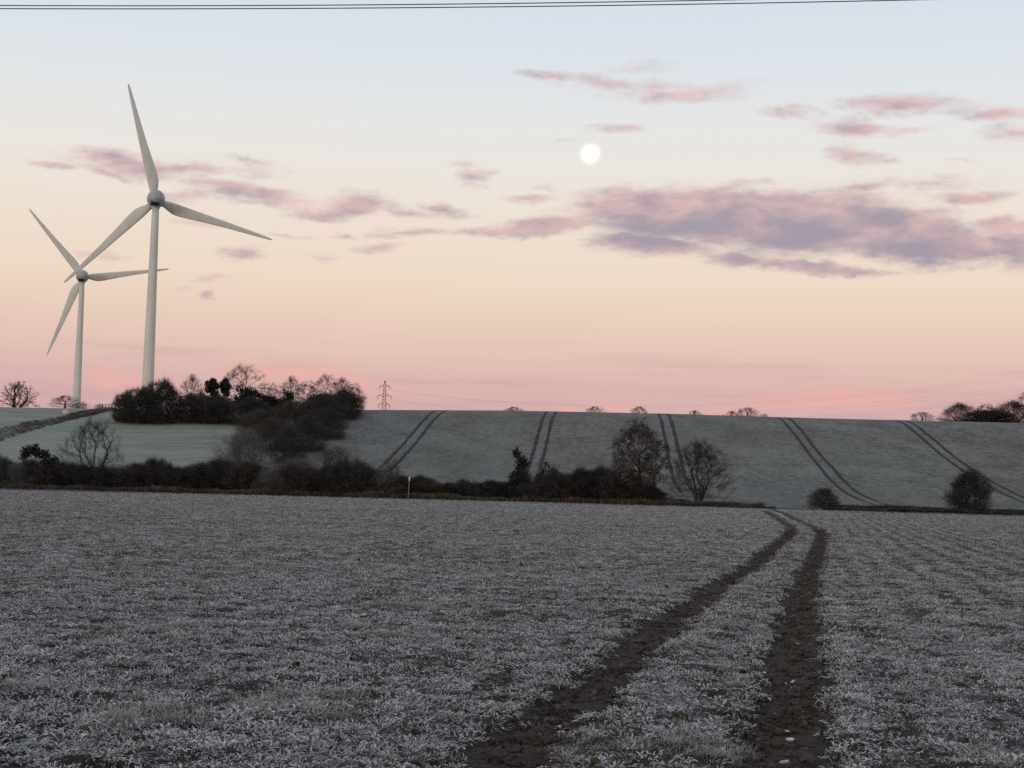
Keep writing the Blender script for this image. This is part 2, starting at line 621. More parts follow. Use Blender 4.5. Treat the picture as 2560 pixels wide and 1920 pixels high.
M['leaf'] = leaf_material('frosted_leaf', (0.026, 0.026, 0.020), (0.72, 0.728, 0.742), (0.61, 0.605, 0.612))
M['straw'] = leaf_material('frosted_straw', (0.060, 0.052, 0.046), (0.56, 0.545, 0.53), (0.44, 0.42, 0.41))


def paint_material():
    m, n, b = new_mat('turbine_paint')
    p = pos(n)
    f, _ = n.noise(n.map(p, scale=(1, 1, 0.12)), 0.9, 5, 0.6)
    c = n.mix(n.ramp(f, 0.35, 0.75), (0.64, 0.62, 0.575, 1), (0.54, 0.525, 0.485, 1))
    n.l.new(c, b.inputs['Base Color'])
    b.inputs['Roughness'].default_value = 0.55
    return m


M['paint'] = paint_material()
M['nacelle'] = mat_plain('nacelle_shell', (0.30, 0.325, 0.335), (0.37, 0.39, 0.395), 0.6, 0.4, 0.4)
M['vent'] = mat_plain('dark_vent', (0.02, 0.022, 0.024), (0.04, 0.042, 0.045), 2.0)
M['steel'] = mat_plain('galvanised_steel', (0.11, 0.105, 0.11), (0.16, 0.15, 0.155), 0.6, 0.6)
M['insulator'] = mat_plain('insulator_glass', (0.10, 0.09, 0.09), (0.15, 0.13, 0.13), 3.0, 0.3)
M['cable'] = mat_plain('cable_aluminium', (0.045, 0.045, 0.052), (0.07, 0.07, 0.078), 3.0, 0.5)
M['line'] = mat_plain('distant_conductor', (0.16, 0.14, 0.145), (0.2, 0.18, 0.18), 0.5, 0.6)
M['post'] = mat_plain('weathered_post', (0.14, 0.13, 0.125), (0.24, 0.225, 0.215), 6.0)
M['white'] = mat_plain('white_paint', (0.40, 0.40, 0.41), (0.55, 0.55, 0.55), 5.0)
M['pale_stone'] = mat_plain('pale_stone', (0.42, 0.36, 0.34), (0.58, 0.52, 0.50), 3.0)
M['yellow_stone'] = mat_plain('yellow_stone', (0.24, 0.20, 0.13), (0.34, 0.29, 0.21), 30.0)
M['ice'] = mat_plain('white_ice', (0.36, 0.37, 0.38), (0.72, 0.74, 0.76), 25.0, 0.25, 0.5)


def moon_material():
    m = bpy.data.materials.new('moonlit_rock')
    m.use_nodes = True
    m.node_tree.nodes.clear()
    n = Nodes(m.node_tree)
    e = n.add('ShaderNodeEmission')
    o = n.add('ShaderNodeOutputMaterial')
    f, _ = n.noise(pos(n), 0.02, 4, 0.5)
    n.l.new(n.mix(n.ramp(f, 0.4, 0.65), (1.0, 0.99, 0.96, 1), (0.92, 0.91, 0.88, 1)), e.inputs[0])
    e.inputs[1].default_value = 1.25
    n.l.new(e.outputs[0], o.inputs[0])
    return m


M['moon'] = moon_material()

# ------------------------------------------------------------------ the land (one sheet, split along its boundaries)
left_rut_px = [(960, 1740), (1085, 1659), (1120, 1608), (1228, 1525), (1333, 1443), (1385, 1388), (1454, 1333), (1518, 1292), (1526, 1280), (1613, 1231), (1674, 1180), (1709, 1150), (1703, 1136), (1682, 1121), (1652, 1104)]
right_rut_px = [(1668, 1740), (1680, 1659), (1695, 1580), (1706, 1500), (1723, 1400), (1724, 1320), (1744, 1245), (1769, 1180), (1773, 1150), (1738, 1131), (1700, 1113), (1668, 1100)]


def path_points(px):
    pts = [ground_at(*p) for p in px]
    # resample with a smooth spline
    out = []
    for i in range(len(pts) - 1):
        p0 = pts[max(i - 1, 0)]
        p1 = pts[i]
        p2 = pts[i + 1]
        p3 = pts[min(i + 2, len(pts) - 1)]
        for k in range(6):
            t = k / 6
            q = 0.5 * ((2 * p1) + (p2 - p0) * t + (2 * p0 - 5 * p1 + 4 * p2 - p3) * t * t + (3 * p1 - p0 - 3 * p2 + p3) * t ** 3)
            out.append((q.x, q.y))
    out.append((pts[-1].x, pts[-1].y))
    return np.array(out)


rut_l = path_points(left_rut_px)
rut_r = path_points(right_rut_px)


def dist_path(x, y, path):
    best = np.full(x.shape, 1e9)
    for i in range(len(path) - 1):
        ax, ay = path[i]
        bx, by = path[i + 1]
        dx, dy = bx - ax, by - ay
        L2 = dx * dx + dy * dy + 1e-9
        t = np.clip(((x - ax) * dx + (y - ay) * dy) / L2, 0, 1)
        best = np.minimum(best, np.hypot(x - ax - t * dx, y - ay - t * dy))
    return best


def rut_mask(x, y):
    m = np.zeros(x.shape)
    sel = (y > 3) & (y < 215) & (np.abs(x - 0.16 * y) < 26)
    xs, ys = x[sel], y[sel]
    edge = (fbm(xs * 3.2, ys * 3.2, 5, 4) - 0.5) * 0.52
    w = np.interp(ys, [0, 80, 95, 200], [0.32, 0.31, 0.17, 0.20])
    edge = edge * np.interp(ys, [0, 80, 95], [1, 1, 0.5])
    d = np.minimum(dist_path(xs, ys, rut_l), dist_path(xs, ys, rut_r) - 0.03) + edge
    m[sel] = 1 - smooth(w - 0.07, w + 0.07, d)
    return m


theta = np.concatenate([np.arange(-180, -45, 5.0), np.arange(-45, -21, 1.0), np.arange(-21, 21, 0.12), np.arange(21, 45, 1.0), np.arange(45, 180, 5.0)])
theta = np.radians(theta)
rad = np.concatenate([[0.8, 2.0, 3.2], np.geomspace(4, 60, 400), np.geomspace(60.8, 198, 110), np.arange(199.2, 335, 1.2), np.geomspace(337, 1500, 26), np.geomspace(1900, 14000, 8)])
nt, nr = len(theta), len(rad)
TH, RR = np.meshgrid(theta, rad)
X = (np.sin(TH) * RR).ravel()
Y = (np.cos(TH) * RR).ravel()
Z = height(X, Y)
rut = rut_mask(X, Y)
fieldm = 1 - smooth(188, 197, np.abs(Y))
infront = (np.abs(TH.ravel()) < R(22)) & (RR.ravel() > 3.5)
cl = (fbm(X * 2.3, Y * 2.3, 1, 4) - 0.5) * 0.10 + (fbm(X * 9, Y * 9, 2, 3) - 0.5) * 0.055
und = (fbm(X * 0.12, Y * 0.12, 3, 3) - 0.5) * 0.10
Z = Z + fieldm * infront * (cl * (1 - 0.45 * rut) - rut * 0.055) + fieldm * und * smooth(4, 9, RR.ravel())
V = np.stack([X, Y, Z], 1)
ii, jj = np.meshgrid(np.arange(nr - 1), np.arange(nt), indexing='ij')
j2 = (jj + 1) % nt
quads = np.stack([ii * nt + jj, ii * nt + j2, (ii + 1) * nt + j2, (ii + 1) * nt + jj], -1).reshape(-1, 4)
# close the middle under the viewer
V = np.vstack([V, [[0, 0, 0]]])
rut = np.append(rut, 0)
ctr = len(V) - 1
cen = V[quads].mean(1)
is_field = cen[:, 1] < BOUND + 0.4 * np.sin(cen[:, 0] * 0.21)
is_meadow = (~is_field) & (cen[:, 0] < WOODX - 4)
is_hill = (~is_field) & ~is_meadow


def land(name, sel, mat, fan=False):
    q = quads[sel]
    ids = np.unique(q)
    if fan:
        ids = np.append(ids, ctr)
    remap = np.full(len(V), -1)
    remap[ids] = np.arange(len(ids))
    tris = None
    if fan:
        k = np.arange(nt)
        tris = np.stack([remap[np.full(nt, ctr)], remap[(k + 1) % nt], remap[k]], 1)
    q = remap[q]
    me = mesh_np(name, V[ids], tris, q, True, {'rut': rut[ids]})
    return tag(link(name, me, mat), kind='structure')


field = land('field', is_field, M['field'], True)
hillside = land('hillside', is_hill, M['hill'])
meadow = land('meadow', is_meadow, M['meadow'])

# wheelings that the sprayer left up the hillside: pairs of strips 24 m apart, following the slope
HEAD = R(3.6)


def wheeling(offset, y0, y1, bend, seed):
    r = np.random.default_rng(seed)
    for side in (-0.95, 0.95):
        ys = np.arange(y0, y1, 1.0)
        wob = np.interp(ys, np.arange(y0, y1 + 8, 8), r.normal(0, 0.05, len(np.arange(y0, y1 + 8, 8))))
        t = np.clip((y0 + 22 - ys) / 22, 0, 1)
        xs = offset + side + ys * math.tan(HEAD) + wob + bend * t * t
        w = 0.29 + 0.14 * (fbm(ys * 0.5, ys * 0 + seed, seed, 3) - 0.5) * 2 + 0.03 * r.normal(size=len(ys))
        w = np.clip(w, 0.10, 0.5) * np.clip((ys - y0 + 1) / 8, 0.25, 1) * np.clip((y1 - ys) / 10, 0.4, 1)
        zl = height(xs - w, ys) + 0.03
        zr = height(xs + w, ys) + 0.03
        VV = np.concatenate([np.stack([xs - w, ys, zl], 1), np.stack([xs + w, ys, zr], 1)])
        n = len(ys)
        k = np.arange(n - 1)
        q = np.stack([k, k + n, k + n + 1, k + 1], 1)
        o = link('wheel_track', mesh_np('wheel_track', VV, None, q), M['mud_track'])
        tag(o, kind='structure')


for i, (off, y0, bend) in enumerate([(-33.7, 219, 0.0), (-11.3, 216, 0.0), (11.4, 212, 0.5), (35.6, 206, 2.0), (59.4, 204, 2.0)]):
    wheeling(off, y0, 318, bend, 30 + i)

# ------------------------------------------------------------------ wind turbines
def blade_mesh():
    secs = [(1.6, 2.0, 1.9, -1.0), (3.0, 2.3, 1.7, -1.1), (4.6, 3.1, 1.35, -1.2), (6.4, 3.75, 1.05, -1.25), (8.5, 3.8, 0.85, -1.22),
            (12, 3.4, 0.68, -1.14), (17, 2.8, 0.52, -1.02), (23, 2.2, 0.40, -0.88), (29, 1.7, 0.30, -0.72), (34, 1.28, 0.22, -0.58),
            (37.5, 0.95, 0.16, -0.45), (39.4, 0.62, 0.10, -0.30), (40.0, 0.18, 0.05, -0.08)]
    nS = 14
    v = []
    f = []
    for r, c, th, le in secs:
        tw = R(14) * max(0, 1 - r / 26)
        for k in range(nS):
            a = 2 * math.pi * k / nS
            x = 0.5 - 0.5 * math.cos(a)
            y = math.sin(a) * (0.5 if r < 2 else 0.5 * (1.25 - 0.75 * x))
            px = le + x * c
            py = y * th
            v.append((px * math.cos(tw) - py * math.sin(tw), px * math.sin(tw) + py * math.cos(tw) + 0.6 * (r / 40) ** 2, r))
    n = len(secs)
    for i in range(n - 1):
        for k in range(nS):
            k2 = (k + 1) % nS
            f.append((i * nS + k, i * nS + k2, (i + 1) * nS + k2, (i + 1) * nS + k))
    f.append(tuple(reversed(range(nS))))
    f.append(tuple((n - 1) * nS + k for k in range(nS)))
    me = bpy.data.meshes.new('blade')
    me.from_pydata(v, [], f)
    me.polygons.foreach_set('use_smooth', np.full(len(f), True))
    return me


BLADE = blade_mesh()


def turbine(hub, base_z, angles, label):
    h = hub.z - base_z
    t = link('wind_turbine', None, None, None, (hub.x, hub.y, base_z))
    t.rotation_euler.z = R(14.5)
    tag(t, label, 'wind turbine', 'pair of wind turbines')
    b = MB()
    rs = [(2.08, -3.0), (2.08, 0.0)] + [(2.05 - 0.92 * k / 12, (h - 2.7) * k / 12) for k in range(1, 13)]
    b.lathe(rs, 40)
    tw = b.build('tower', M['paint'], t)
    for fr in (0.32, 0.66):
        b = MB()
        r = 2.05 - 0.92 * fr
        z = (h - 2.7) * fr
        b.lathe([(r + 0.0, z - 0.12), (r + 0.045, z - 0.1), (r + 0.045, z + 0.1), (r + 0.0, z + 0.12)], 40)
        b.build('flange', M['paint'], tw)
    b = MB()
    b.lathe([(1.2, h - 3.1), (1.42, h - 3.0), (1.42, h - 2.3), (1.3, h - 2.0)], 32)
    b.build('yaw_ring', M['paint'], t)
    b = MB()
    prof = [(0.05, -4.6)] + [(2.95 * math.sin(math.pi / 2 * k / 9) ** 0.9, -4.6 + 4.4 * (1 - math.cos(math.pi / 2 * k / 9))) for k in range(1, 10)] + [(2.93, 0.6), (2.75, 1.8), (2.45, 2.4)]
    b.lathe(prof, 36, 'Y')
    na = b.build('nacelle', M['nacelle'], t)
    na.location = (0, 0, h)
    b = MB()
    b.box((-0.35, -3.15, -1.95), (2.6, 1.5, 0.75), Matrix.Rotation(R(-32), 3, 'X'))
    b.build('vent', M['vent'], na, False)
    b = MB()
    b.tube([(0, -1.0, 2.9), (0, -1.0, 4.2)], 0.05, 6)
    b.box((0, -1.0, 4.2), (0.5, 0.08, 0.08))
    b.build('wind_vane', M['steel'], na, False)
    b = MB()
    b.lathe([(2.3, 2.45), (2.5, 2.7), (2.45, 4.2), (1.9, 5.4), (1.0, 6.1), (0.1, 6.3)], 32, 'Y')
    hb = b.build('hub', M['nacelle'], t)
    hb.location = (0, 0, h)
    for a in angles:
        o = link('blade', BLADE, M['paint'], t)
        o.location = (0, 3.5, h)
        o.rotation_euler = (0, R(a), 0)
    return t


H1 = at(337, 430, 493)
turbine(H1, zat(H1.x, H1.y), (-15.2, 104.8, 224.0), 'nearer and taller white wind turbine standing behind the wood, one blade pointing up')
H2 = at(178, 597, 706)
turbine(H2, zat(H2.x, H2.y), (-39.6, 80.6, 201.0), 'farther and smaller white wind turbine at the left, base showing on the crest')

# ------------------------------------------------------------------ pylon and its conductors
def pylon(p, h, label):
    t = link('pylon', None, None, None, p)
    t.rotation_euler.z = R(8)
    tag(t, label, 'pylon')

    def half(z):
        return np.interp(z, [0, h * 0.42, h * 0.93, h], [2.4, 1.15, 0.55, 0.12])
    b = MB()
    levels = [0, 4.0, 7.4, 10.2, 12.6, 14.8, 16.8, 18.7, 20.6, 22.4, 24.2, h]
    for sx, sy in ((-1, -1), (1, -1), (1, 1), (-1, 1)):
        b.tube([(sx * half(z), sy * half(z), z) for z in levels], 0.12, 4)
    cs = [(-1, -1), (1, -1), (1, 1), (-1, 1)]
    for z0, z1 in zip(levels[:-1], levels[1:]):
        for k in range(4):
            a, c = cs[k], cs[(k + 1) % 4]
            w0, w1 = half(z0), half(z1)
            b.tube([(a[0] * w0, a[1] * w0, z0), (c[0] * w1, c[1] * w1, z1)], 0.06, 3)
            b.tube([(c[0] * w0, c[1] * w0, z0), (a[0] * w1, a[1] * w1, z1)], 0.06, 3)
            b.tube([(a[0] * w1, a[1] * w1, z1), (c[0] * w1, c[1] * w1, z1)], 0.06, 3)
    b.box((0, 0, h - 0.5), (0.9, 0.9, 1.2))
    b.build('lattice_mast', M['steel'], t, False)
    ends = []
    for z, w in ((h * 0.875, 3.3), (h * 0.67, 4.3), (h * 0.475, 3.5)):
        b = MB()
        for s in (-1, 1):
            for sy in (-1, 1):
                b.tube([(s * half(z), sy * half(z), z), (s * w, 0, z)], 0.1, 4)
                b.tube([(s * half(z + 1.5), sy * half(z + 1.5), z + 1.5), (s * w, 0, z + 0.05)], 0.1, 4)
            for q in (0.35, 0.65):
                x = half(z) + (w - half(z)) * q
                b.tube([(s * x, 0.2, z), (s * x, 0, z + 1.5 * (1 - q))], 0.05, 3)
        b.tube([(-w, 0, z), (w, 0, z)], 0.07, 4)
        arm = b.build('crossarm', M['steel'], t, False)
        for s in (-1, 1):
            b = MB()
            b.tube([(s * w, 0, z), (s * w, 0, z - 0.3), (s * w, 0, z - 1.9)], [0.06, 0.16, 0.16], 6)
            b.build('insulator', M['insulator'], arm, False)
            ends.append(Vector((s * w, 0, z - 1.9)))
    return t, ends


PP = at(829, 900, 950)
PZ = zat(PP.x, PP.y)
PTOP = at(829, 823, 950).z
pyl, ends = pylon(Vector((PP.x, PP.y, PZ - 0.5)), PTOP - PZ + 0.5, 'small lattice electricity pylon on the skyline right of the wood')
rz = Matrix.Rotation(R(8), 3, 'Z')
for k, (e, yd) in enumerate(zip(ends, (770, 776, 790, 798, 808, 815))):
    a = Vector(pyl.location) + rz @ e
    c = at(2500, yd, 640)
    pts = []
    for i in range(33):
        t = i / 32
        q = a.lerp(c, t)
        q.z -= 4 * 15.0 * t * (1 - t)
        pts.append(q)
    b = MB()
    b.tube(pts, 0.02, 4)
    o = b.build('power_line', M['line'])
    tag(o, 'thin sagging conductor running right from the %s of the pylon' % ('left end of the top arm', 'right end of the top arm', 'left end of the middle arm',
        'right end of the middle arm', 'left end of the bottom arm', 'right end of the bottom arm')[k], 'power line', 'conductors strung from the skyline pylon')

# two cables overhead, close to the viewer
for k, (px, lab) in enumerate((([(-700, 5.0), (0, 11.9), (640, 11.9), (1106, 7.4), (1500, 0.5), (2700, -32)], 'upper of the two dark cables crossing the very top of the sky'),
                               ([(-700, 13.0), (0, 17.9), (640, 19.0), (1106, 14.8), (1900, 0.4), (2700, -20)], 'lower of the two dark cables crossing the very top of the sky'))):
    xs = [p[0] for p in px]
    ys = [p[1] for p in px]
    co = np.polyfit(xs, ys, 2)
    pts = [at(x, float(np.polyval(co, x)), 30) for x in np.linspace(-1400, 3600, 60)]
    b = MB()
    b.tube(pts, 0.0105, 6)
    o = b.build('overhead_cable', M['cable'])
    tag(o, lab, 'cable', 'overhead cables')

# ------------------------------------------------------------------ moon
mc = EYE + ray(1275, 333) * 9000
b = MB()
mr = 9000 * 22.5 / F
b.lathe([(max(mr * math.sin(math.pi * k / 24), 0.05), -mr * math.cos(math.pi * k / 24)) for k in range(25)], 48)
mo = b.build('moon', M['moon'])
mo.location = mc
tag(mo, 'full white moon low in the peach sky above the long cloud', 'moon')

# ------------------------------------------------------------------ trees and bushes (models at unit size, then copied)
def twig_tris(S, Dv, Ln, W, r, bend=0.25):
    """slender bent slivers: start points, directions, lengths, widths -> vertices, triangles (two each)"""
    n = len(S)
    side = np.cross(Dv, r.normal(size=(n, 3)))
    side /= np.linalg.norm(side, axis=1, keepdims=True) + 1e-9
    mid = S + Dv * (Ln * 0.5)[:, None] + r.normal(size=(n, 3)) * (Ln * bend * 0.3)[:, None]
    end = S + Dv * Ln[:, None] + r.normal(size=(n, 3)) * (Ln * bend * 0.4)[:, None]
    Vv = np.stack([S - side * (W / 2)[:, None], S + side * (W / 2)[:, None], mid + side * (W * 0.3)[:, None], mid - side * (W * 0.3)[:, None], end], 1).reshape(-1, 3)
    k = np.arange(n) * 5
    T = np.concatenate([np.stack([k, k + 1, k + 2], 1), np.stack([k, k + 2, k + 3], 1), np.stack([k + 3, k + 2, k + 4], 1)])
    return Vv, T


def leaf_quads(C, size, r):
    n = len(C)
    a = r.normal(size=(n, 3))
    a /= np.linalg.norm(a, axis=1, keepdims=True)
    c = np.cross(a, r.normal(size=(n, 3)))
    c /= np.linalg.norm(c, axis=1, keepdims=True)
    s = (size * r.uniform(0.6, 1.3, n))[:, None]
    Vv = np.stack([C - a * s, C + c * s * 0.55, C + a * s, C - c * s * 0.55], 1).reshape(-1, 3)
    k = np.arange(n) * 4
    return Vv, np.stack([k, k + 1, k + 2, k + 3], 1)


def unit(v):
    return v / (np.linalg.norm(v) + 1e-9)


def vase(r, n, h, w, z0, fill=0.25, power=0.75, round_=0.55, rough=0.22, gaps=4, low=0.12, flat=None):
    """points filling an uneven crown: h tall, w wide, from height z0 up; widest above the middle"""
    ph = r.uniform(0, 6.28, 5)
    out = []
    gc = [(r.uniform(-w / 2, w / 2), r.uniform(-w / 2, w / 2), r.uniform(z0, h)) for _ in range(gaps)]
    gr = [r.uniform(0.08, 0.16) * h for _ in range(gaps)]
    while len(out) < n:
        t = r.uniform(0, 1) ** power
        a = r.uniform(0, 6.283)
        prof = math.sin(math.pi * (low + (1 - low - 0.03) * t ** (0.5 + round_))) ** 0.7
        if flat:
            prof = math.sqrt(max(1 - t ** flat, 0.01)) * min(1.0, 0.8 + t)
        lob = 1 + rough * (math.sin(2 * a + ph[0]) + 0.7 * math.sin(3 * a + 5 * t + ph[1]) + 0.6 * math.sin(5 * a + 9 * t + ph[2]))
        rad = w / 2 * prof * lob * math.sqrt(r.uniform(fill, 1))
        z = z0 + (h - z0) * t * (1 + 0.08 * math.sin(3 * a + ph[3]) + 0.05 * math.sin(7 * a + ph[4]))
        p = np.array([math.cos(a) * rad, math.sin(a) * rad, z])
        if any(np.linalg.norm(p - np.array(c)) < g for c, g in zip(gc, gr)):
            continue
        out.append(p)
    return np.array(out)


def colonise(seed, pts, stems, trunk_r, path_w=0.35, twigs=3000, twig_len=0.7, twig_w=0.018, twig_up=0.25, min_r=0.009, jitter=0.5, scatter=0.12):
    """joins crown points to the stems along short, natural paths; returns the wood, its twigs and the outer nodes"""
    r = np.random.default_rng(seed + 100)
    nodes = []
    par = []
    plen = []
    for st in stems:
        prev = -1
        for p in st:
            p = np.array(p, float)
            nodes.append(p)
            par.append(prev)
            plen.append(0 if prev < 0 else plen[prev] + np.linalg.norm(p - nodes[prev]))
            prev = len(nodes) - 1
    root = nodes[len(stems[0]) - 1]
    order = np.argsort(np.linalg.norm(pts - root, axis=1))
    ok = np.array([i for i in range(len(nodes))])
    for i in order:
        p = pts[i]
        A = np.array(nodes)
        dv = p - A
        dist = np.linalg.norm(dv, axis=1)
        # branches rise: joining from above costs more
        cost = dist * (1 + 0.5 * np.clip(-dv[:, 2] / (dist + 1e-6), 0, 1)) + path_w * np.array(plen)
        k = int(np.argmin(cost))
        if dist[k] > 0.9:
            m = A[k] + dv[k] * 0.5 + r.normal(size=3) * 0.10 * dist[k]
            nodes.append(m)
            par.append(k)
            plen.append(plen[k] + np.linalg.norm(m - A[k]))
            k = len(nodes) - 1
        nodes.append(p)
        par.append(k)
        plen.append(plen[k] + np.linalg.norm(p - nodes[k]))
    A = np.array(nodes)
    n = len(A)
    cnt = np.zeros(n)
    kids = np.zeros(n, int)
    for i in range(n):
        if par[i] >= 0:
            kids[par[i]] += 1
    for i in range(n - 1, -1, -1):
        cnt[i] += 1 if kids[i] == 0 else 0
        if par[i] >= 0:
            cnt[par[i]] += cnt[i]
    rad = cnt ** 0.62
    rad = np.maximum(rad / rad.max() * trunk_r, min_r)
    wood = MB()
    for i in range(n):
        if par[i] >= 0:
            q = par[i]
            wood.tube([A[q], A[i]], [min(rad[q], rad[i] * 1.4), rad[i]], 6 if rad[i] > trunk_r * 0.5 else 3, cap=False)
    outer = np.where(cnt <= 9)[0]
    outer = np.array([i for i in outer if par[i] >= 0])
    k = outer[r.integers(0, len(outer), twigs)]
    q = np.array(par)[k]
    t = r.uniform(0, 1, twigs)[:, None]
    S = A[q] + (A[k] - A[q]) * t + r.normal(size=(twigs, 3)) * scatter
    ed = A[k] - A[q]
    ed /= np.linalg.norm(ed, axis=1, keepdims=True) + 1e-9
    outw_ = S - root
    outw_ /= np.linalg.norm(outw_, axis=1, keepdims=True) + 1e-9
    Dv = ed * 0.5 + outw_ * 0.5 + r.normal(size=(twigs, 3)) * jitter + np.array([0, 0, twig_up])
    Dv /= np.linalg.norm(Dv, axis=1, keepdims=True)
    Ln = twig_len * r.uniform(0.35, 1.25, twigs)
    tw = twig_tris(S, Dv, Ln, twig_w * r.uniform(0.7, 1.3, twigs), r)
    return wood, tw, A[outer]


def fit(*arrays):
    """scale a model so that it is 1 tall and 1 wide (x) about its base"""
    A = np.concatenate(arrays)
    top = np.percentile(A[:, 2], 99.6)
    lo, hi = np.percentile(A[:, 0], [0.7, 99.3])
    return float(top), float(max(hi - lo, 0.1)), float((hi + lo) / 2)


PROTO = {}


def proto(name, parts):
    """parts: list of (part name, mesh, material)"""
    arr = []
    for pn, me, mt in parts:
        a = np.empty(len(me.vertices) * 3, np.float32)
        me.vertices.foreach_get('co', a)
        arr.append(a.reshape(-1, 3))
    top, wid, cx = fit(*arr)
    for (pn, me, mt), a in zip(parts, arr):
        b = a.copy()
        b[:, 0] = (b[:, 0] - cx) / wid
        b[:, 1] = b[:, 1] / wid
        b[:, 2] = b[:, 2] / top
        me.vertices.foreach_set('co', b.ravel())
        me.update()
        me.materials.append(M[mt])
    PROTO[name] = parts


def tri_mesh(name, VT, smooth_shade=False):
    return mesh_np(name, VT[0], VT[1], None, smooth_shade)


def bare(name, seed, twig='twig_dark', leaf=None, leaf_n=0, leaf_size=0.1, h=10, w=7, z0=2.5, n=330, stems=1, trunk=0.22, fan=0.5, twigs=3200, twig_len=0.8, twig_w=0.018, path_w=0.35, up=0.3, part='crown', scatter=0.12, **env):
    r = np.random.default_rng(seed)
    pts = vase(r, n, h, w, z0, **env)
    st = []
    for k in range(stems):
        a = 2 * math.pi * k / stems + r.uniform(-0.4, 0.4)
        s = 0 if stems == 1 else 1
        top = z0 + (h - z0) * (0.55 if stems == 1 else 0.35)
        L = [(0, 0, -0.3)] if s == 0 else [(math.cos(a) * trunk, math.sin(a) * trunk, -0.3)]
        for q in (0.3, 0.6, 1.0):
            L.append((math.cos(a) * s * (trunk + fan * w * 0.3 * q) + r.normal() * 0.08, math.sin(a) * s * (trunk + fan * w * 0.3 * q) + r.normal() * 0.08, top * q))
        st.append(L)
    wood, tw, outer = colonise(seed, pts, st, trunk, path_w, twigs, twig_len, twig_w, up, scatter=scatter)
    parts = [('trunk', wood.mesh('trunk'), 'bark'), (part, tri_mesh(part, tw), twig)]
    if leaf:
        keep = r.uniform(size=len(outer)) < 0.75
        Q = outer[keep]
        k = r.integers(0, len(Q), leaf_n)
        C = Q[k] + r.normal(size=(leaf_n, 3)) * 0.22
        Vq, Qq = leaf_quads(C, np.full(leaf_n, leaf_size), r)
        parts.append(('foliage', mesh_np('foliage', Vq, None, Qq, False), leaf))
    proto(name, parts)


def thicket(name, seed, twig='twig_dark', n=240, h=3.4, w=3.8, twigs=5200, twig_len=0.5, twig_w=0.022, stems=7, leaf=None, leaf_n=0, leaf_size=0.06, **env):
    """a dense bush, bushy right down to the ground"""
    e = dict(fill=0.02, power=0.95, round_=0.35, rough=0.16, gaps=1, low=0.42, scatter=0.2)
    e.update(env)
    bare(name, seed, twig, leaf, leaf_n, leaf_size, h=h, w=w, z0=0.25, n=n, stems=stems, trunk=0.11, fan=0.7, twigs=twigs, twig_len=twig_len, twig_w=twig_w, path_w=0.25, up=0.35, part='twigs', **e)


def leafy(name, seed, blobs_, n=5200, size=0.022, trunk_pts=None, mat='evergreen', twig_n=500):
    """ivy-clad trunks, pines and evergreens: leaf faces clustered in lumps (x, y, z, rx, rz) over a trunk"""
    r = np.random.default_rng(seed)
    subs = []
    for bx, by, bz, rx, rz_ in blobs_:
        subs.append((bx, by, bz, rx * 0.75, rz_ * 0.75))
        for _ in range(7):
            d0 = r.normal(size=3)
            d0 /= np.linalg.norm(d0)
            q = r.uniform(0.3, 0.6)
            subs.append((bx + d0[0] * rx * 0.75, by + d0[1] * rx * 0.75, bz + d0[2] * rz_ * 0.75, rx * q, rz_ * q))
    blobs_ = subs
    wts = np.array([b[3] * b[3] * b[4] for b in blobs_])
    wts /= wts.sum()
    k = r.choice(len(blobs_), n, p=wts)
    B = np.array(blobs_)[k]
    d = r.normal(size=(n, 3))
    d /= np.linalg.norm(d, axis=1, keepdims=True)
    rr = (0.15 + 1.0 * r.uniform(size=n) ** 0.8) * (1 + 0.16 * np.sin(7 * d[:, 0] + B[:, 0] * 9) * np.sin(6 * d[:, 2] + B[:, 2] * 11))
    C = B[:, :3] + d * rr[:, None] * np.stack([B[:, 3], B[:, 3], B[:, 4]], 1)
    Vq, Qq = leaf_quads(C, np.full(n, size), r)
    wood = MB()
    for pts, rads in (trunk_pts or [([(0, 0, -0.03), (0.02, 0, 0.4), (0, 0, 0.9)], [0.035, 0.028, 0.01])]):
        wood.tube(pts, rads, 6, False)
    k = r.integers(0, n, twig_n)
    Dv = d[k] + r.normal(size=(twig_n, 3)) * 0.5
    Dv /= np.linalg.norm(Dv, axis=1, keepdims=True)
    tw = twig_tris(C[k], Dv, r.uniform(0.04, 0.12, twig_n), np.full(twig_n, 0.006), r)
    proto(name, [('trunk', wood.mesh('trunk'), 'bark'), ('foliage', mesh_np('foliage', Vq, None, Qq, False), mat), ('twigs', tri_mesh('twigs', tw), 'twig_dark')])


# woodland and skyline kinds
bare('bare_a', 11, twig='twig_wood', h=11, w=8, z0=2.5, n=520, trunk=0.22, twigs=9000, twig_len=0.9, twig_w=0.013, gaps=7, rough=0.2)
bare('bare_b', 12, twig='twig_wood', h=11, w=5, z0=2.0, n=420, trunk=0.18, twigs=7500, twig_len=0.9, twig_w=0.013, gaps=5, rough=0.25, round_=0.8)
bare('bare_c', 13, twig='twig_wood', h=10, w=7, z0=1.8, n=460, trunk=0.18, twigs=8500, twig_len=1.0, twig_w=0.013, gaps=6, rough=0.25)
bare('bare_wide', 14, twig='twig_brown', h=7, w=8.5, z0=1.4, n=460, trunk=0.26, twigs=8000, twig_len=0.7, twig_w=0.018, gaps=8, rough=0.25, fill=0.2, round_=0.3)
bare('many_stem', 15, twig='twig_brown', stems=6, h=9, w=7, z0=1.0, n=560, trunk=0.15, fan=0.5, twigs=17000, twig_len=0.8, twig_w=0.012, gaps=6, rough=0.25, low=0.25, fill=0.08)
bare('many_stem_thin', 16, twig='twig_brown', stems=4, h=8, w=8.5, z0=1.6, n=460, trunk=0.17, fan=0.7, twigs=12000, twig_len=0.8, twig_w=0.010, gaps=8, rough=0.25)
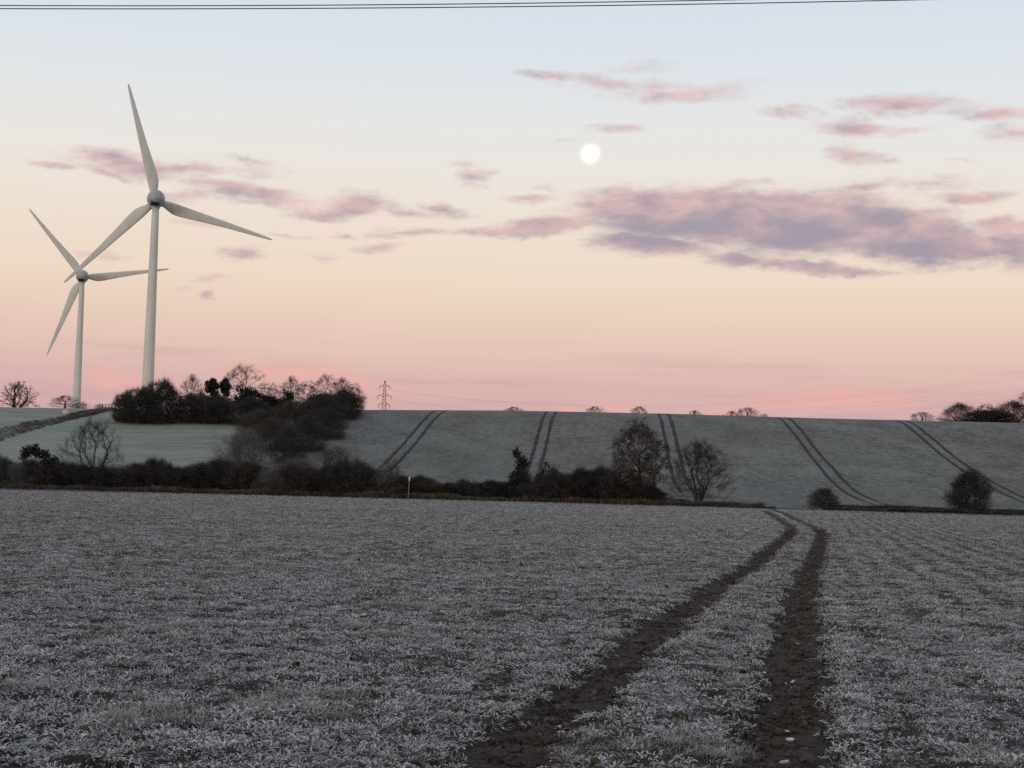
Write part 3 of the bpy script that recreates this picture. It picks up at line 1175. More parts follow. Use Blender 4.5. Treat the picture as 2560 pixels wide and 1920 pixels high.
bare('oak', 17, twig='twig_dark', leaf='brown_leaf', leaf_n=9000, leaf_size=0.12, h=10, w=8, z0=1.6, n=480, trunk=0.27, twigs=3000, twig_len=0.6, twig_w=0.018, gaps=9, rough=0.24, flat=3.2, fill=0.1)
bare('dense_a', 18, twig='twig_wood', stems=2, h=9, w=8, z0=0.3, n=620, trunk=0.2, twigs=22000, twig_len=0.9, twig_w=0.024, gaps=1, flat=3.0, fill=0.02, scatter=0.4, rough=0.15, power=1.0)
bare('dense_b', 19, twig='twig_brown', stems=3, h=8, w=8, z0=0.3, n=620, trunk=0.18, twigs=22000, twig_len=0.85, twig_w=0.024, gaps=1, flat=2.5, fill=0.02, rough=0.18, scatter=0.4, power=1.0)
bare('gnarled', 20, twig='twig_dark', stems=3, h=7, w=9, z0=0.6, n=420, trunk=0.34, fan=0.8, twigs=9000, twig_len=0.6, twig_w=0.024, gaps=5, rough=0.3, low=0.3, fill=0.05)
thicket('bush_a', 31, twigs=11000, flat=2.6)
thicket('bush_b', 32, twigs=10500, rough=0.24, flat=2.0)
thicket('bush_c', 33, twigs=11000, twig_len=0.65, h=3.0, flat=3.5)
thicket('bush_brown', 34, twig='twig_brown', twigs=10000, rough=0.22, twig_len=0.6, flat=2.4)
thicket('bush_pale', 35, twig='twig_pale', n=520, h=6, w=7, twigs=19000, twig_len=0.65, rough=0.22, gaps=2, scatter=0.35, flat=2.4)
thicket('bush_thin', 36, twig='twig_brown', twigs=4000, rough=0.3, twig_len=0.7, twig_w=0.010, gaps=5, flat=2.0)
thicket('bush_round', 37, twigs=11000, twig_len=0.45, rough=0.12, leaf='evergreen', leaf_n=2200, leaf_size=0.05, gaps=0, flat=2.2)
thicket('block', 38, twig='twig_wood', n=700, h=8, w=8.5, twigs=26000, twig_len=0.7, twig_w=0.032, rough=0.08, flat=6.0, power=1.0, gaps=0, scatter=0.4, leaf='evergreen', leaf_n=9000, leaf_size=0.12)
leafy('pine', 41, [(0, 0, 0.86, 0.42, 0.13), (-0.16, 0.1, 0.72, 0.32, 0.10), (0.18, -0.05, 0.62, 0.30, 0.08), (0.02, 0, 0.95, 0.26, 0.06)], n=3600, size=0.035)
leafy('evergreen', 42, [(0, 0, 0.3, 0.42, 0.28), (0.02, 0, 0.6, 0.34, 0.25), (-0.08, 0, 0.82, 0.2, 0.16), (0.15, 0.1, 0.72, 0.2, 0.16)], n=5200, size=0.026)
leafy('ivy_stump', 43, [(-0.06, 0, 0.18, 0.30, 0.2), (-0.08, 0, 0.42, 0.24, 0.2), (-0.14, 0, 0.66, 0.17, 0.16), (-0.2, 0, 0.85, 0.12, 0.11), (0.26, 0, 0.42, 0.07, 0.1), (0.34, 0, 0.56, 0.07, 0.09), (0.42, 0, 0.66, 0.07, 0.06)],
      n=5600, size=0.024, trunk_pts=[([(0, 0, -0.03), (-0.05, 0, 0.4), (-0.18, 0, 0.9)], [0.06, 0.045, 0.012]), ([(0.02, 0, 0.15), (0.24, 0, 0.4), (0.44, 0, 0.72)], [0.035, 0.025, 0.008])], twig_n=1100)
leafy('ivy_arch', 44, [(-0.3, 0, 0.3, 0.16, 0.3), (-0.28, 0, 0.75, 0.15, 0.2), (-0.08, 0, 0.82, 0.16, 0.12), (0.12, 0, 0.72, 0.16, 0.14), (0.28, 0, 0.5, 0.2, 0.2), (0.34, 0, 0.2, 0.24, 0.22)],
      n=4600, size=0.03, trunk_pts=[([(-0.3, 0, -0.03), (-0.32, 0, 0.5), (-0.3, 0, 0.85)], [0.05, 0.035, 0.015]), ([(0.4, 0, -0.03), (0.3, 0, 0.45), (0.1, 0, 0.82), (-0.25, 0, 0.9)], [0.035, 0.03, 0.02, 0.01])], twig_n=1500)

_rot = np.random.default_rng(99)


def plant(kind, name, label, cat, xd, top, width, base=None, depth=None, group=None, parent=None, rz=None, sink=0.0):
    """xd, top, width, base: picture notes; the plant itself stands on the land at its own distance"""
    if depth is None:
        g = ground_at(xd, base)
    else:
        q = at(xd, 1000, depth)
        g = Vector((q.x, q.y, zat(q.x, q.y)))
    h = at(xd, top, g.y).z - g.z
    w = width * K / F * g.y
    rz = _rot.uniform(-0.5, 0.5) if rz is None else rz
    root = link(name, None, None, parent, (g.x, g.y, g.z - sink))
    root.scale = (w, w, h)
    if parent is None:
        root.rotation_euler.z = rz
        tag(root, label, cat, group)
    for pn, me, mt in PROTO[kind]:
        o = link(pn, me, None, root)
        if pn in ('crown', 'twigs', 'foliage'):
            o['kind'] = 'stuff'
    return root


# trees standing along the far edge of the field, in and beside the hedge
ED = 200.0
plant('many_stem_thin', 'bare_tree', 'bare many-stemmed tree rising from the hedge in front of the green meadow', 'tree', 195, 900, 135, depth=ED + 1.5, rz=0.2)
plant('ivy_arch', 'ivy_tree', 'small ivy-clad arching tree in the hedge near the left edge', 'tree', 88, 962, 95, depth=ED + 0.5, rz=0.0)
plant('ivy_stump', 'ivy_tree', 'black ivy-covered tree stump with one leaning limb, standing in the hedge', 'tree', 1140, 972, 78, depth=ED, rz=0.0)
plant('oak', 'oak_tree', 'tall oak with withered brown leaves standing in the hedge', 'tree', 1376, 908, 128, depth=ED + 1, rz=0.4)
plant('many_stem', 'bare_tree', 'bare many-stemmed tree at the right end of the hedge, beside the brown oak', 'tree', 1510, 950, 108, depth=ED, rz=1.1)
plant('bush_round', 'bush', 'small rounded dark bush on the bank just right of the track gap', 'bush', 1780, 1054, 68, depth=ED + 1, rz=0.0)
plant('bush_a', 'bush', 'larger dark bush on the bank at the far right, below the last wheel tracks', 'bush', 2096, 1013, 98, depth=ED + 1, rz=0.6)
plant('bush_pale', 'frosted_shrub', 'greyish frosted shrub behind the hedge at the foot of the wood', 'shrub', 522, 928, 135, depth=212, rz=0.3)
plant('bush_pale', 'frosted_shrub', 'low grey frosted shrub behind the hedge right of the wood foot', 'shrub', 640, 990, 150, depth=206, rz=1.3)
plant('bush_thin', 'bare_shrub', 'sparse leafless shrub behind the hedge at the foot of the leftmost wheel tracks', 'shrub', 845, 985, 60, depth=204, rz=0.8)
plant('bush_thin', 'bare_shrub', 'faint brown scrub on the slope just right of the wood', 'shrub', 725, 960, 120, depth=226, rz=2.0)

# the hedge: one thing, its bushes are parts
hedge = link('hedge', None, None, None, (0, 0, 0))
tag(hedge, 'long dark leafless hedge along the far edge of the frosted field', 'hedge')
_hr = np.random.default_rng(5)
kinds = ['bush_a', 'bush_b', 'bush_c', 'bush_brown', 'bush_pale']
tops = [(-60, 985), (0, 985), (40, 992), (90, 1004), (140, 1004), (200, 1003), (260, 1006), (322, 984), (345, 1003), (390, 1004), (430, 990), (460, 984), (500, 998), (560, 1006), (610, 1008), (680, 1003),
        (745, 983), (790, 1006), (840, 1014), (880, 1030), (930, 1036), (1000, 1040), (1070, 1042), (1110, 1030), (1165, 1024), (1200, 1014), (1240, 1006), (1280, 1014), (1330, 1010), (1360, 1022), (1400, 1056), (1460, 1064), (1500, 1070)]
xs_t = [t[0] for t in tops]
ys_t = [t[1] for t in tops]
x = -60
n = 0
while x < 1490:
    w = _hr.uniform(42, 86)
    base_y = 1052 + x * 0.0262
    ty = float(np.interp(x, xs_t, ys_t)) + _hr.uniform(-9, 14)
    kd = kinds[int(_hr.integers(0, 5))]
    if 640 < x < 800:
        kd = 'bush_brown' if x < 700 else 'bush_c'
    plant(kd, 'bush', None, None, x, ty, w * 1.15, depth=ED + _hr.uniform(-0.8, 0.8), parent=hedge)
    plant(kinds[n % 3], 'bush', None, None, x + w * 0.25, ty + _hr.uniform(2, 12), w, depth=ED + _hr.uniform(1.2, 2.2), parent=hedge)
    x += w * 0.52
    n += 1

# the wood: a clump on the meadow and a strip that climbs the hill
wood_trees = [
    ('block', 'thicket_tree', 'low dark bushy tree at the left end of the wood', 268, 848, 56, 912),
    ('block', 'thicket_tree', 'dense dark tree second from the left end of the wood', 303, 836, 86, 914),
    ('block', 'thicket_tree', 'broad square-topped dark tree before the foot of the nearer turbine tower', 348, 820, 82, 915),
    ('bare_b', 'bare_tree', 'upright bare tree just right of the square-topped tree', 413, 808, 56, 912),
    ('dense_a', 'bare_tree', 'thick leafless undergrowth tree below the upright bare tree', 430, 846, 86, 914),
    ('pine', 'pine_tree', 'left one of two small black-crowned pines in the wood', 455, 817, 30, 908),
    ('pine', 'pine_tree', 'right one of two small black-crowned pines in the wood', 483, 817, 26, 906),
    ('dense_a', 'bare_tree', 'thick leafless tree below the two small pines', 475, 856, 90, 915),
    ('bare_a', 'bare_tree', 'tallest bare tree of the wood with a wide spray of branches', 517, 787, 104, 900),
    ('evergreen', 'evergreen_tree', 'dark evergreen in front of the tallest bare tree', 527, 834, 64, 905),
    ('evergreen', 'evergreen_tree', 'low dark evergreen right of the tallest bare tree', 570, 851, 56, 902),
    ('bare_c', 'bare_tree', 'short fine-twigged bare tree right of the tallest bare tree', 583, 828, 58, 900),
    ('bare_b', 'bare_tree', 'pointed bare tree behind the narrow evergreen in the middle of the wood', 628, 812, 56, 900),
    ('evergreen', 'evergreen_tree', 'narrow dark evergreen in the middle of the wood', 618, 842, 32, 902),
    ('bare_c', 'bare_tree', 'bare tree with an open gap of pink sky at its left', 664, 822, 56, 893),
    ('bare_a', 'bare_tree', 'tall bare tree in the right half of the wood', 700, 808, 66, 890),
    ('bare_b', 'bare_tree', 'bare tree second from the right end of the wood top', 738, 815, 58, 890),
    ('bare_c', 'bare_tree', 'bare tree with spiky twigs at the right end of the wood', 763, 828, 52, 893),
    ('evergreen', 'evergreen_tree', 'small dark evergreen low in the right half of the wood', 652, 868, 50, 903),
    ('block', 'thicket_tree', 'dark thicket between the square-topped tree and the two pines', 408, 850, 70, 911),
    ('block', 'thicket_tree', 'dark thicket directly below the two small pines', 462, 852, 78, 911),
    ('block', 'thicket_tree', 'dark thicket behind the wood right of the tallest bare tree', 588, 860, 84, 896),
    ('block', 'thicket_tree', 'dark thicket in the upper right of the wood under the bare crowns', 700, 850, 90, 900),
    ('block', 'thicket_tree', 'dark thicket at the top right end of the wood under spiky crowns', 748, 846, 66, 896),
    ('dense_a', 'bare_tree', 'brown leafless tree on the meadow corner of the wood', 540, 858, 100, 918),
    ('dense_b', 'bare_tree', 'brown leafless tree above the grey frosted shrub', 566, 884, 112, 945),
    ('dense_b', 'bare_tree', 'rounded brown-grey leafless tree in the middle of the wood front', 630, 866, 120, 935),
    ('dense_a', 'bare_tree', 'dark leafless tree in the wood front left of the slope edge', 690, 850, 112, 925),
    ('dense_a', 'bare_tree', 'dark leafless tree at the upper right corner of the wood', 738, 840, 92, 905),
    ('dense_a', 'bare_tree', 'dark leafless tree on the diagonal edge halfway down the wood', 705, 880, 94, 948),
    ('dense_a', 'bare_tree', 'dark leafless tree lower down the diagonal edge of the wood', 662, 898, 100, 975),
    ('dense_b', 'bare_tree', 'brown leafless tree behind the grey frosted shrub', 590, 905, 100, 975),
    ('dense_a', 'bare_tree', 'lowest dark leafless tree at the foot of the wood', 622, 920, 96, 1000),
]
for kd, nm, lab, xd, top, w, by in wood_trees:
    plant(kd, nm, lab, 'tree', xd, top, w, base=by, group='trees of the wood', rz=float(_rot.uniform(-0.7, 0.7)))

# trees on and behind the skyline
sky_trees = [
    ('gnarled', 'gnarled_tree', 'dark gnarled tree at the left edge of the skyline with branches reaching right', 26, 822, 104, 345, 'tree'),
    ('bare_wide', 'bare_tree', 'small bare tree on the crest beside the farther turbine', 134, 852, 56, 350, 'tree'),
    ('bush_thin', 'bare_shrub', 'pale leafless shrub at the foot of the farther turbine', 168, 864, 44, 352, 'shrub'),
    ('bush_thin', 'bare_shrub', 'small faint shrub just right of the farther turbine foot', 208, 868, 26, 350, 'shrub'),
    ('bare_wide', 'bare_tree', 'leftmost small treetop showing over the hill crest, right of the pylon', 1107, 877, 42, 420, 'tree'),
    ('bare_wide', 'bare_tree', 'second small treetop over the hill crest, above the brown oak\'s left', 1282, 876, 38, 400, 'tree'),
    ('bare_wide', 'bare_tree', 'third small treetop over the hill crest, above the brown oak', 1378, 876, 36, 400, 'tree'),
    ('gnarled', 'bare_tree', 'low flat treetop over the hill crest, above the bare tree at the hedge end', 1497, 884, 44, 410, 'tree'),
    ('bare_wide', 'bare_tree', 'right and taller treetop of the small group on the crest', 1612, 878, 46, 400, 'tree'),
    ('gnarled', 'bare_tree', 'left and lower treetop of the small group on the crest', 1578, 885, 42, 400, 'tree'),
    ('bush_thin', 'bare_shrub', 'tiny faint shrub right of the small group on the crest', 1650, 890, 22, 390, 'shrub'),
    ('bare_wide', 'bare_tree', 'small rounded bare tree on the crest left of the skyline copse', 1990, 888, 50, 380, 'tree'),
    ('dense_a', 'bare_tree', 'broad dark leafless tree at the left of the skyline copse', 2072, 869, 88, 350, 'tree'),
    ('block', 'thicket_tree', 'low dark growth joining the trees of the skyline copse', 2135, 884, 110, 351, 'tree'),
    ('bare_c', 'bare_tree', 'pale sparse tree in the middle of the skyline copse', 2130, 870, 56, 352, 'tree'),
    ('dense_a', 'bare_tree', 'dark leafless tree at the right of the skyline copse', 2188, 864, 110, 350, 'tree'),
    ('bare_a', 'bare_tree', 'tall tree cut by the right edge on the skyline', 2222, 842, 70, 352, 'tree'),
]
for kd, nm, lab, xd, top, w, dep, cat in sky_trees:
    plant(kd, nm, lab, cat, xd, top, w, depth=dep, group='trees along the skyline', sink=0.2)

# ------------------------------------------------------------------ field edge: dead grass under the hedge, rough grass on the bank
def scatter_nodes(name, collection):
    """instances the models of a collection on the points of a mesh, turned and scaled by the points' own attributes"""
    ng = bpy.data.node_groups.new(name, 'GeometryNodeTree')
    ng.interface.new_socket('Geometry', in_out='INPUT', socket_type='NodeSocketGeometry')
    ng.interface.new_socket('Geometry', in_out='OUTPUT', socket_type='NodeSocketGeometry')
    nn, ll = ng.nodes, ng.links
    gi = nn.new('NodeGroupInput')
    go = nn.new('NodeGroupOutput')
    inst = nn.new('GeometryNodeInstanceOnPoints')
    ci = nn.new('GeometryNodeCollectionInfo')
    ci.inputs['Collection'].default_value = collection
    ci.inputs['Separate Children'].default_value = True
    ci.inputs['Reset Children'].default_value = True
    inst.inputs['Pick Instance'].default_value = True

    def attr(nm, t):
        a = nn.new('GeometryNodeInputNamedAttribute')
        a.data_type = t
        a.inputs['Name'].default_value = nm
        return a.outputs['Attribute']
    e2r = nn.new('FunctionNodeEulerToRotation')
    ll.new(attr('turn', 'FLOAT_VECTOR'), e2r.inputs[0])
    ll.new(gi.outputs[0], inst.inputs['Points'])
    ll.new(ci.outputs[0], inst.inputs['Instance'])
    ll.new(attr('pick', 'INT'), inst.inputs['Instance Index'])
    ll.new(e2r.outputs[0], inst.inputs['Rotation'])
    ll.new(attr('size', 'FLOAT_VECTOR'), inst.inputs['Scale'])
    ll.new(inst.outputs[0], go.inputs[0])
    return ng


def scatter(name, label, models, P3, turn, size, pick):
    c = bpy.data.collections.new(name + '_models')
    for m in models:
        c.objects.link(m)
    me = bpy.data.meshes.new(name)
    me.vertices.add(len(P3))
    me.vertices.foreach_set('co', np.asarray(P3, np.float32).ravel())
    a = me.attributes.new('turn', 'FLOAT_VECTOR', 'POINT')
    a.data.foreach_set('vector', np.asarray(turn, np.float32).ravel())
    a = me.attributes.new('size', 'FLOAT_VECTOR', 'POINT')
    a.data.foreach_set('vector', np.asarray(size, np.float32).ravel())
    a = me.attributes.new('pick', 'INT', 'POINT')
    a.data.foreach_set('value', np.asarray(pick, np.int32))
    o = link(name, me)
    md = o.modifiers.new('scatter', 'NODES')
    md.node_group = scatter_nodes(name, c)
    tag(o, label, 'grass', kind='stuff')
    return o


def tuft(name, seed, n, length, width, flat, mat, frost_base=0.2, radius=0.06, curl=0.6):
    """a clump of n bent blades or leaves spreading from its foot; the frost attribute grows towards the tips"""
    r = np.random.default_rng(seed)
    Vv, Fq, fr = [], [], []
    for i in range(n):
        a = r.uniform(0, 6.283)
        rr = radius * math.sqrt(r.uniform(0, 1))
        p = np.array([math.cos(a) * rr, math.sin(a) * rr, -0.01])
        a2 = a + r.normal() * 0.9
        tilt = np.clip(flat + r.normal() * 0.28, 0.05, 1.5)
        L = length * r.uniform(0.5, 1.25)
        w = width * r.uniform(0.6, 1.3)
        fb = r.uniform(0.5, 1.1)
        side = np.array([-math.sin(a2), math.cos(a2), r.normal() * 0.35])
        side /= np.linalg.norm(side)
        seg = 3
        k0 = len(Vv)
        for q in range(seg + 1):
            t = q / seg
            ww = w * (0.55 + 0.9 * t) * (1 - t) ** 0.45 if q < seg else w * 0.08
            Vv.append(p - side * ww / 2)
            Vv.append(p + side * ww / 2)
            fr += [fb * (frost_base + (1 - frost_base) * t)] * 2
            d = np.array([math.cos(a2) * math.sin(tilt), math.sin(a2) * math.sin(tilt), math.cos(tilt)])
            p = p + d * L / seg
            tilt += curl * r.uniform(0.2, 1.0)
        for q in range(seg):
            Fq.append((k0 + q * 2, k0 + q * 2 + 1, k0 + q * 2 + 3, k0 + q * 2 + 2))
    me = mesh_np(name, np.array(Vv), None, np.array(Fq), True, {'frost': fr})
    me.materials.append(mat)
    return bpy.data.objects.new(name, me)


rg = np.random.default_rng(77)
# dead grass along the hedge foot
n = 5200
xs = rg.uniform(-75, 33, n)
ys = 196.6 + rg.beta(2, 2, n) * 2.6 + 0.4 * np.sin(xs * 0.2)
P3 = np.stack([xs, ys, height(xs, ys)], 1)
patch = 0.55 + 0.9 * fbm(xs * 0.35, xs * 0, 8, 3)
size = (rg.uniform(0.6, 1.2, n) * patch)[:, None] * np.array([1.25, 1.25, 1.0])
models = [tuft('dead_grass_tuft', 200 + k, 26, 0.62, 0.035, 0.35, M['dead_grass'], radius=0.16, curl=0.3) for k in range(3)]
scatter('dead_grass', 'strip of brown dead grass along the foot of the hedge', models, P3, np.stack([rg.normal(0, 0.1, n), rg.normal(0, 0.1, n), rg.uniform(0, 6.28, n)], 1), size, rg.integers(0, 3, n))
# rough grass on the low bank right of the hedge, with the gap for the track
n = 6500
xs = rg.uniform(24, 84, n)
rowk = rg.integers(0, 3, n)
ys = np.where(rowk == 0, 196.4, np.where(rowk == 1, 199.4, 201.0)) + rg.normal(0, 0.28, n) + 0.3 * np.sin(xs * 0.15)
gap = ((xs > 34.2) & (xs < 40.5)) | ((rowk > 0) & (xs < 42.5)) | ((xs < 36) & (rowk == 0) & (rg.uniform(size=n) < 0.3))
xs, ys, rowk = xs[~gap], ys[~gap], rowk[~gap]
n = len(xs)
P3 = np.stack([xs, ys, height(xs, ys)], 1)
patch = 0.45 + 1.0 * fbm(xs * 0.3, ys * 0.3, 9, 3)
size = (rg.uniform(0.6, 1.2, n) * patch * np.where(rowk == 0, 0.75, 1.0))[:, None] * np.array([1.4, 1.4, 0.95])
models = [tuft('rough_grass_tuft', 210 + k, 26, 0.55, 0.035, 0.5, M['rough_grass'], radius=0.18, curl=0.4) for k in range(3)]
scatter('rough_grass', 'strip of dark rough grass on the bank right of the hedge', models, P3, np.stack([rg.normal(0, 0.1, n), rg.normal(0, 0.1, n), rg.uniform(0, 6.28, n)], 1), size, rg.integers(0, 3, n))

# ------------------------------------------------------------------ frosted weeds and straw over the field
def spread_points(dens, d0, d1, seed):
    r = np.random.default_rng(seed)
    half = 0.40
    n = int(dens * half * (d1 * d1 - d0 * d0))
    d = np.sqrt(r.uniform(d0 * d0, d1 * d1, n))
    a = r.uniform(-half, half, n)
    return d * np.sin(a), d * np.cos(a), r


PX, PY, PS = [], [], []
for dens, d0, d1, sc, seed in ((250, 7, 20, 0.95, 1), (150, 20, 36, 1.0, 2), (62, 36, 64, 1.15, 3), (24, 64, 120, 1.45, 4), (14, 120, 196, 1.9, 5)):
    x, y, r = spread_points(dens, d0, d1, seed)
    # drilled rows parallel to the track, bare patches in between
    u = x * math.cos(ROW) - y * math.sin(ROW)
    rows = 0.5 + 0.5 * np.sin(u * 2 * math.pi / 0.84 + 1.2 * fbm(x * 0.25, y * 0.25, 21, 2))
    rows = smooth(0.22, 0.78, rows)
    rs = 0.30 + 0.85 * smooth(-3.0, 4.0, u - 1.2)       # the rows show best on the right of the track
    pt = fbm(x * 1.1, y * 1.1, 22, 4)
    pb = fbm(x * 0.22, y * 0.22, 23, 3)
    pf = fbm(x * 4.5, y * 4.5, 25, 2)
    keep = r.uniform(size=len(x)) < np.clip(0.78 + rs * (rows - 0.62) + 0.6 * (pt - 0.5) + 1.5 * (pf - 0.5) + 0.3 * (pb - 0.5), 0.04, 1)
    rm = rut_mask(x, y)
    near_rut = (np.minimum(dist_path(x, y, rut_l), dist_path(x, y, rut_r)) < 0.28 + 0.0012 * y) & (y > 45)
    keep &= ~near_rut
    keep &= r.uniform(size=len(x)) > np.clip(rm * 1.6, 0, 0.975)
    x, y = x[keep], y[keep]
    PX.append(x)
    PY.append(y)
    PS.append(sc * (0.65 + 0.8 * pt[keep]) * r.uniform(0.7, 1.25, keep.sum()) * (1 - 0.45 * rm[keep]))
PX, PY, PS = np.concatenate(PX), np.concatenate(PY), np.concatenate(PS)


def surface(x, y):
    """the field's own surface, clods and ruts included"""
    m = rut_mask(x, y)
    c_ = (fbm(x * 2.3, y * 2.3, 1, 4) - 0.5) * 0.10 + (fbm(x * 9, y * 9, 2, 3) - 0.5) * 0.055
    un = (fbm(x * 0.12, y * 0.12, 3, 3) - 0.5) * 0.10
    fm = 1 - smooth(188, 197, np.abs(y))
    return height(x, y) + fm * (c_ * (1 - 0.45 * m) - m * 0.055) + fm * un


n = len(PX)
P3 = np.stack([PX, PY, surface(PX, PY)], 1)
straw = fbm(PX * 0.8 + 40, PY * 0.8, 24, 4)
is_straw = (straw + rg.normal(0, 0.05, n)) > 0.745
pick = np.where(is_straw, 5 + rg.integers(0, 3, n), rg.integers(0, 5, n))
turn = np.stack([rg.normal(0, 0.16, n), rg.normal(0, 0.16, n), rg.uniform(0, 6.28, n)], 1)
size = PS[:, None] * np.ones((1, 3)) * np.where(is_straw, 0.85, 1.0)[:, None]
models = [tuft('a_leaf_clump', 220 + k, (20, 16, 22, 18, 20)[k], (0.048, 0.056, 0.042, 0.062, 0.052)[k], (0.013, 0.012, 0.014, 0.010, 0.011)[k], (0.8, 1.0, 0.55, 0.95, 0.7)[k], M['leaf'], 0.30, (0.075, 0.085, 0.065, 0.09, 0.08)[k], 0.85) for k in range(5)]
models += [tuft('b_straw_clump', 230 + k, 24, 0.095, 0.005, 0.7, M['straw'], 0.30, 0.07, 0.5) for k in range(3)]
weeds = scatter('frosted_weeds', 'frost-covered weeds and stubble spread over the whole field', models, P3, turn, size, pick)

# ------------------------------------------------------------------ the meadow's bramble bank, fence and small things
top_px = [(-60, 936), (0, 926), (50, 915), (100, 905), (150, 899), (200, 892), (250, 884)]
bot_px = [(-60, 966), (0, 953), (50, 936), (100, 922), (150, 908), (200, 897), (250, 887)]
tp = np.array([ground_at(*p)[:2] for p in top_px])
bp_ = np.array([ground_at(*p)[:2] for p in bot_px])
n = 1500
u = rg.uniform(0, len(tp) - 1.001, n)
v = rg.uniform(0, 1, n)
i0 = u.astype(int)
f = (u - i0)[:, None]
A_ = tp[i0] * (1 - f) + tp[i0 + 1] * f
B_ = bp_[i0] * (1 - f) + bp_[i0 + 1] * f
Q = A_ * (1 - v[:, None]) + B_ * v[:, None]
P3 = np.stack([Q[:, 0], Q[:, 1], height(Q[:, 0], Q[:, 1])], 1)
models = [tuft('bramble_tuft', 240 + k, 60, 0.9, 0.03, 0.6, M['bramble'], radius=0.5, curl=0.5) for k in range(3)]
sz = rg.uniform(0.3, 0.75, n) * (0.4 + 0.9 * fbm(Q[:, 0] * 0.2, Q[:, 1] * 0.2, 31, 3))
o = scatter('bramble_bank', 'brown bank of brambles and dead stalks running up across the green meadow', models, P3, np.stack([rg.normal(0, 0.1, n), rg.normal(0, 0.1, n), rg.uniform(0, 6.28, n)], 1), sz[:, None] * np.ones((1, 3)), rg.integers(0, 3, n))
o['category'] = 'brambles'
# the darker line of rough growth above it, at the edge of the farm path
ep = np.array([ground_at(*p)[:2] for p in [(148, 897), (180, 891), (210, 886), (240, 880)]])
n = 260
u = rg.uniform(0, len(ep) - 1.001, n)
i0 = u.astype(int)
f = (u - i0)[:, None]
Q = ep[i0] * (1 - f) + ep[i0 + 1] * f + rg.normal(0, 0.35, (n, 2))
P3 = np.stack([Q[:, 0], Q[:, 1], height(Q[:, 0], Q[:, 1])], 1)
o = scatter('path_edge_growth', 'thin dark line of rough growth beside the farm path below the farther turbine', models, P3, np.stack([np.zeros(n), np.zeros(n), rg.uniform(0, 6.28, n)], 1), rg.uniform(0.25, 0.6, n)[:, None] * np.ones((1, 3)), rg.integers(0, 3, n))
o['category'] = 'growth'

# a short rail fence on the crest
fa, fb = ground_at(214, 886), ground_at(242, 882)
fen = link('rail_fence', None, None, None, fa)
tag(fen, 'short dark rail fence on the meadow crest right of the farther turbine', 'fence')
dv = fb - fa
for k in range(5):
    q = dv * (k / 4)
    b = MB()
    b.box((q.x, q.y, zat(fa.x + q.x, fa.y + q.y) - fa.z + 0.45), (0.13, 0.13, 1.3 + 0.12 * math.sin(k * 2.3)))
    b.build('post', M['bark'], fen, False)
for hh in (0.45, 0.9):
    b = MB()
    b.tube([(dv.x * k / 4, dv.y * k / 4, zat(fa.x + dv.x * k / 4, fa.y + dv.y * k / 4) - fa.z + hh) for k in range(5)], 0.06, 4)
    b.build('rail', M['bark'], fen, False)

# pale block near the crest
def rough_stone(name, mat, loc, size, seed, label, cat, group=None, flat=1.0):
    r = np.random.default_rng(seed)
    nu, nv = 10, 7
    Vv = []
    for j in range(nv):
        for i in range(nu):
            a = 2 * math.pi * i / nu
            e = math.pi * (j / (nv - 1)) - math.pi / 2
            q = np.array([math.cos(a) * math.cos(e), math.sin(a) * math.cos(e), math.sin(e)])
            q = q * (1 + 0.22 * math.sin(3 * a + seed) * math.cos(2 * e) + 0.08 * r.normal())
            Vv.append(q * np.array(size) * np.array([1, 1, flat]))
    Q_ = [(j * nu + i, j * nu + (i + 1) % nu, (j + 1) * nu + (i + 1) % nu, (j + 1) * nu + i) for j in range(nv - 1) for i in range(nu)]
    o = link(name, mesh_np(name, np.array(Vv), None, np.array(Q_), True), mat, None, loc)
    return tag(o, label, cat, group)


g = ground_at(143, 896)
rough_stone('boulder', M['pale_stone'], g + Vector((0, 0, 0.45)), (0.75, 0.6, 0.6), 3, 'pale pinkish boulder below the crest near the farther turbine', 'boulder')
g = ground_at(728, 1500)
g.z = float(surface(np.array([g.x]), np.array([g.y]))[0])
rough_stone('stone', M['yellow_stone'], g + Vector((0, 0, 0.05)), (0.035, 0.03, 0.03), 4, 'small yellowish stone lying among the frosted weeds left of the track', 'stone')

# slender white-topped marker post in front of the hedge
q = at(882, 1076, 196.2)
g = Vector((q.x, q.y, zat(q.x, q.y)))
hp = at(884, 1029, 196.2).z - g.z
mp = link('marker_post', None, None, None, g)
mp.rotation_euler = (0, R(1.5), 0)
tag(mp, 'slender pale marker post with a white top in front of the hedge', 'post')
b = MB()
b.tube([(0, 0, -0.3), (0, 0, hp - 0.55)], [0.06, 0.05], 8)
b.build('post', M['post'], mp)
b = MB()
b.box((0, 0, hp - 0.28), (0.2, 0.07, 0.56))
b.build('marker_plate', M['white'], mp, False)

# slivers of white ice in the wheel ruts
ice_px = [(1713, 1446, 0.05, 'thin curl of white ice just above the largest ice sliver in the right rut'),
          (1716, 1461, 0.06, 'largest white ice sliver in the right rut, halfway down the near stretch'),
          (1697, 1463, 0.02, 'tiny fleck of ice left of the largest ice sliver'),
          (1703, 1573, 0.03, 'upper of two ice flecks close together in the right rut near the bottom'),
          (1709, 1590, 0.04, 'lower of two ice flecks close together in the right rut near the bottom'),
          (1694, 1642, 0.035, 'ice sliver in the right rut nearest the bottom edge'),
          (1203, 1567, 0.032, 'left one of two ice flecks in the left rut'),
          (1211, 1560, 0.03, 'right one of two ice flecks in the left rut'),
          (1722, 1382, 0.03, 'small ice fleck in the right rut above the largest ice sliver'),
          (1688, 1112, 0.16, 'pale ice patch on the far track close to the gap in the hedge line'),
          (1730, 1130, 0.15, 'pale ice patch on the far track just before its bend')]
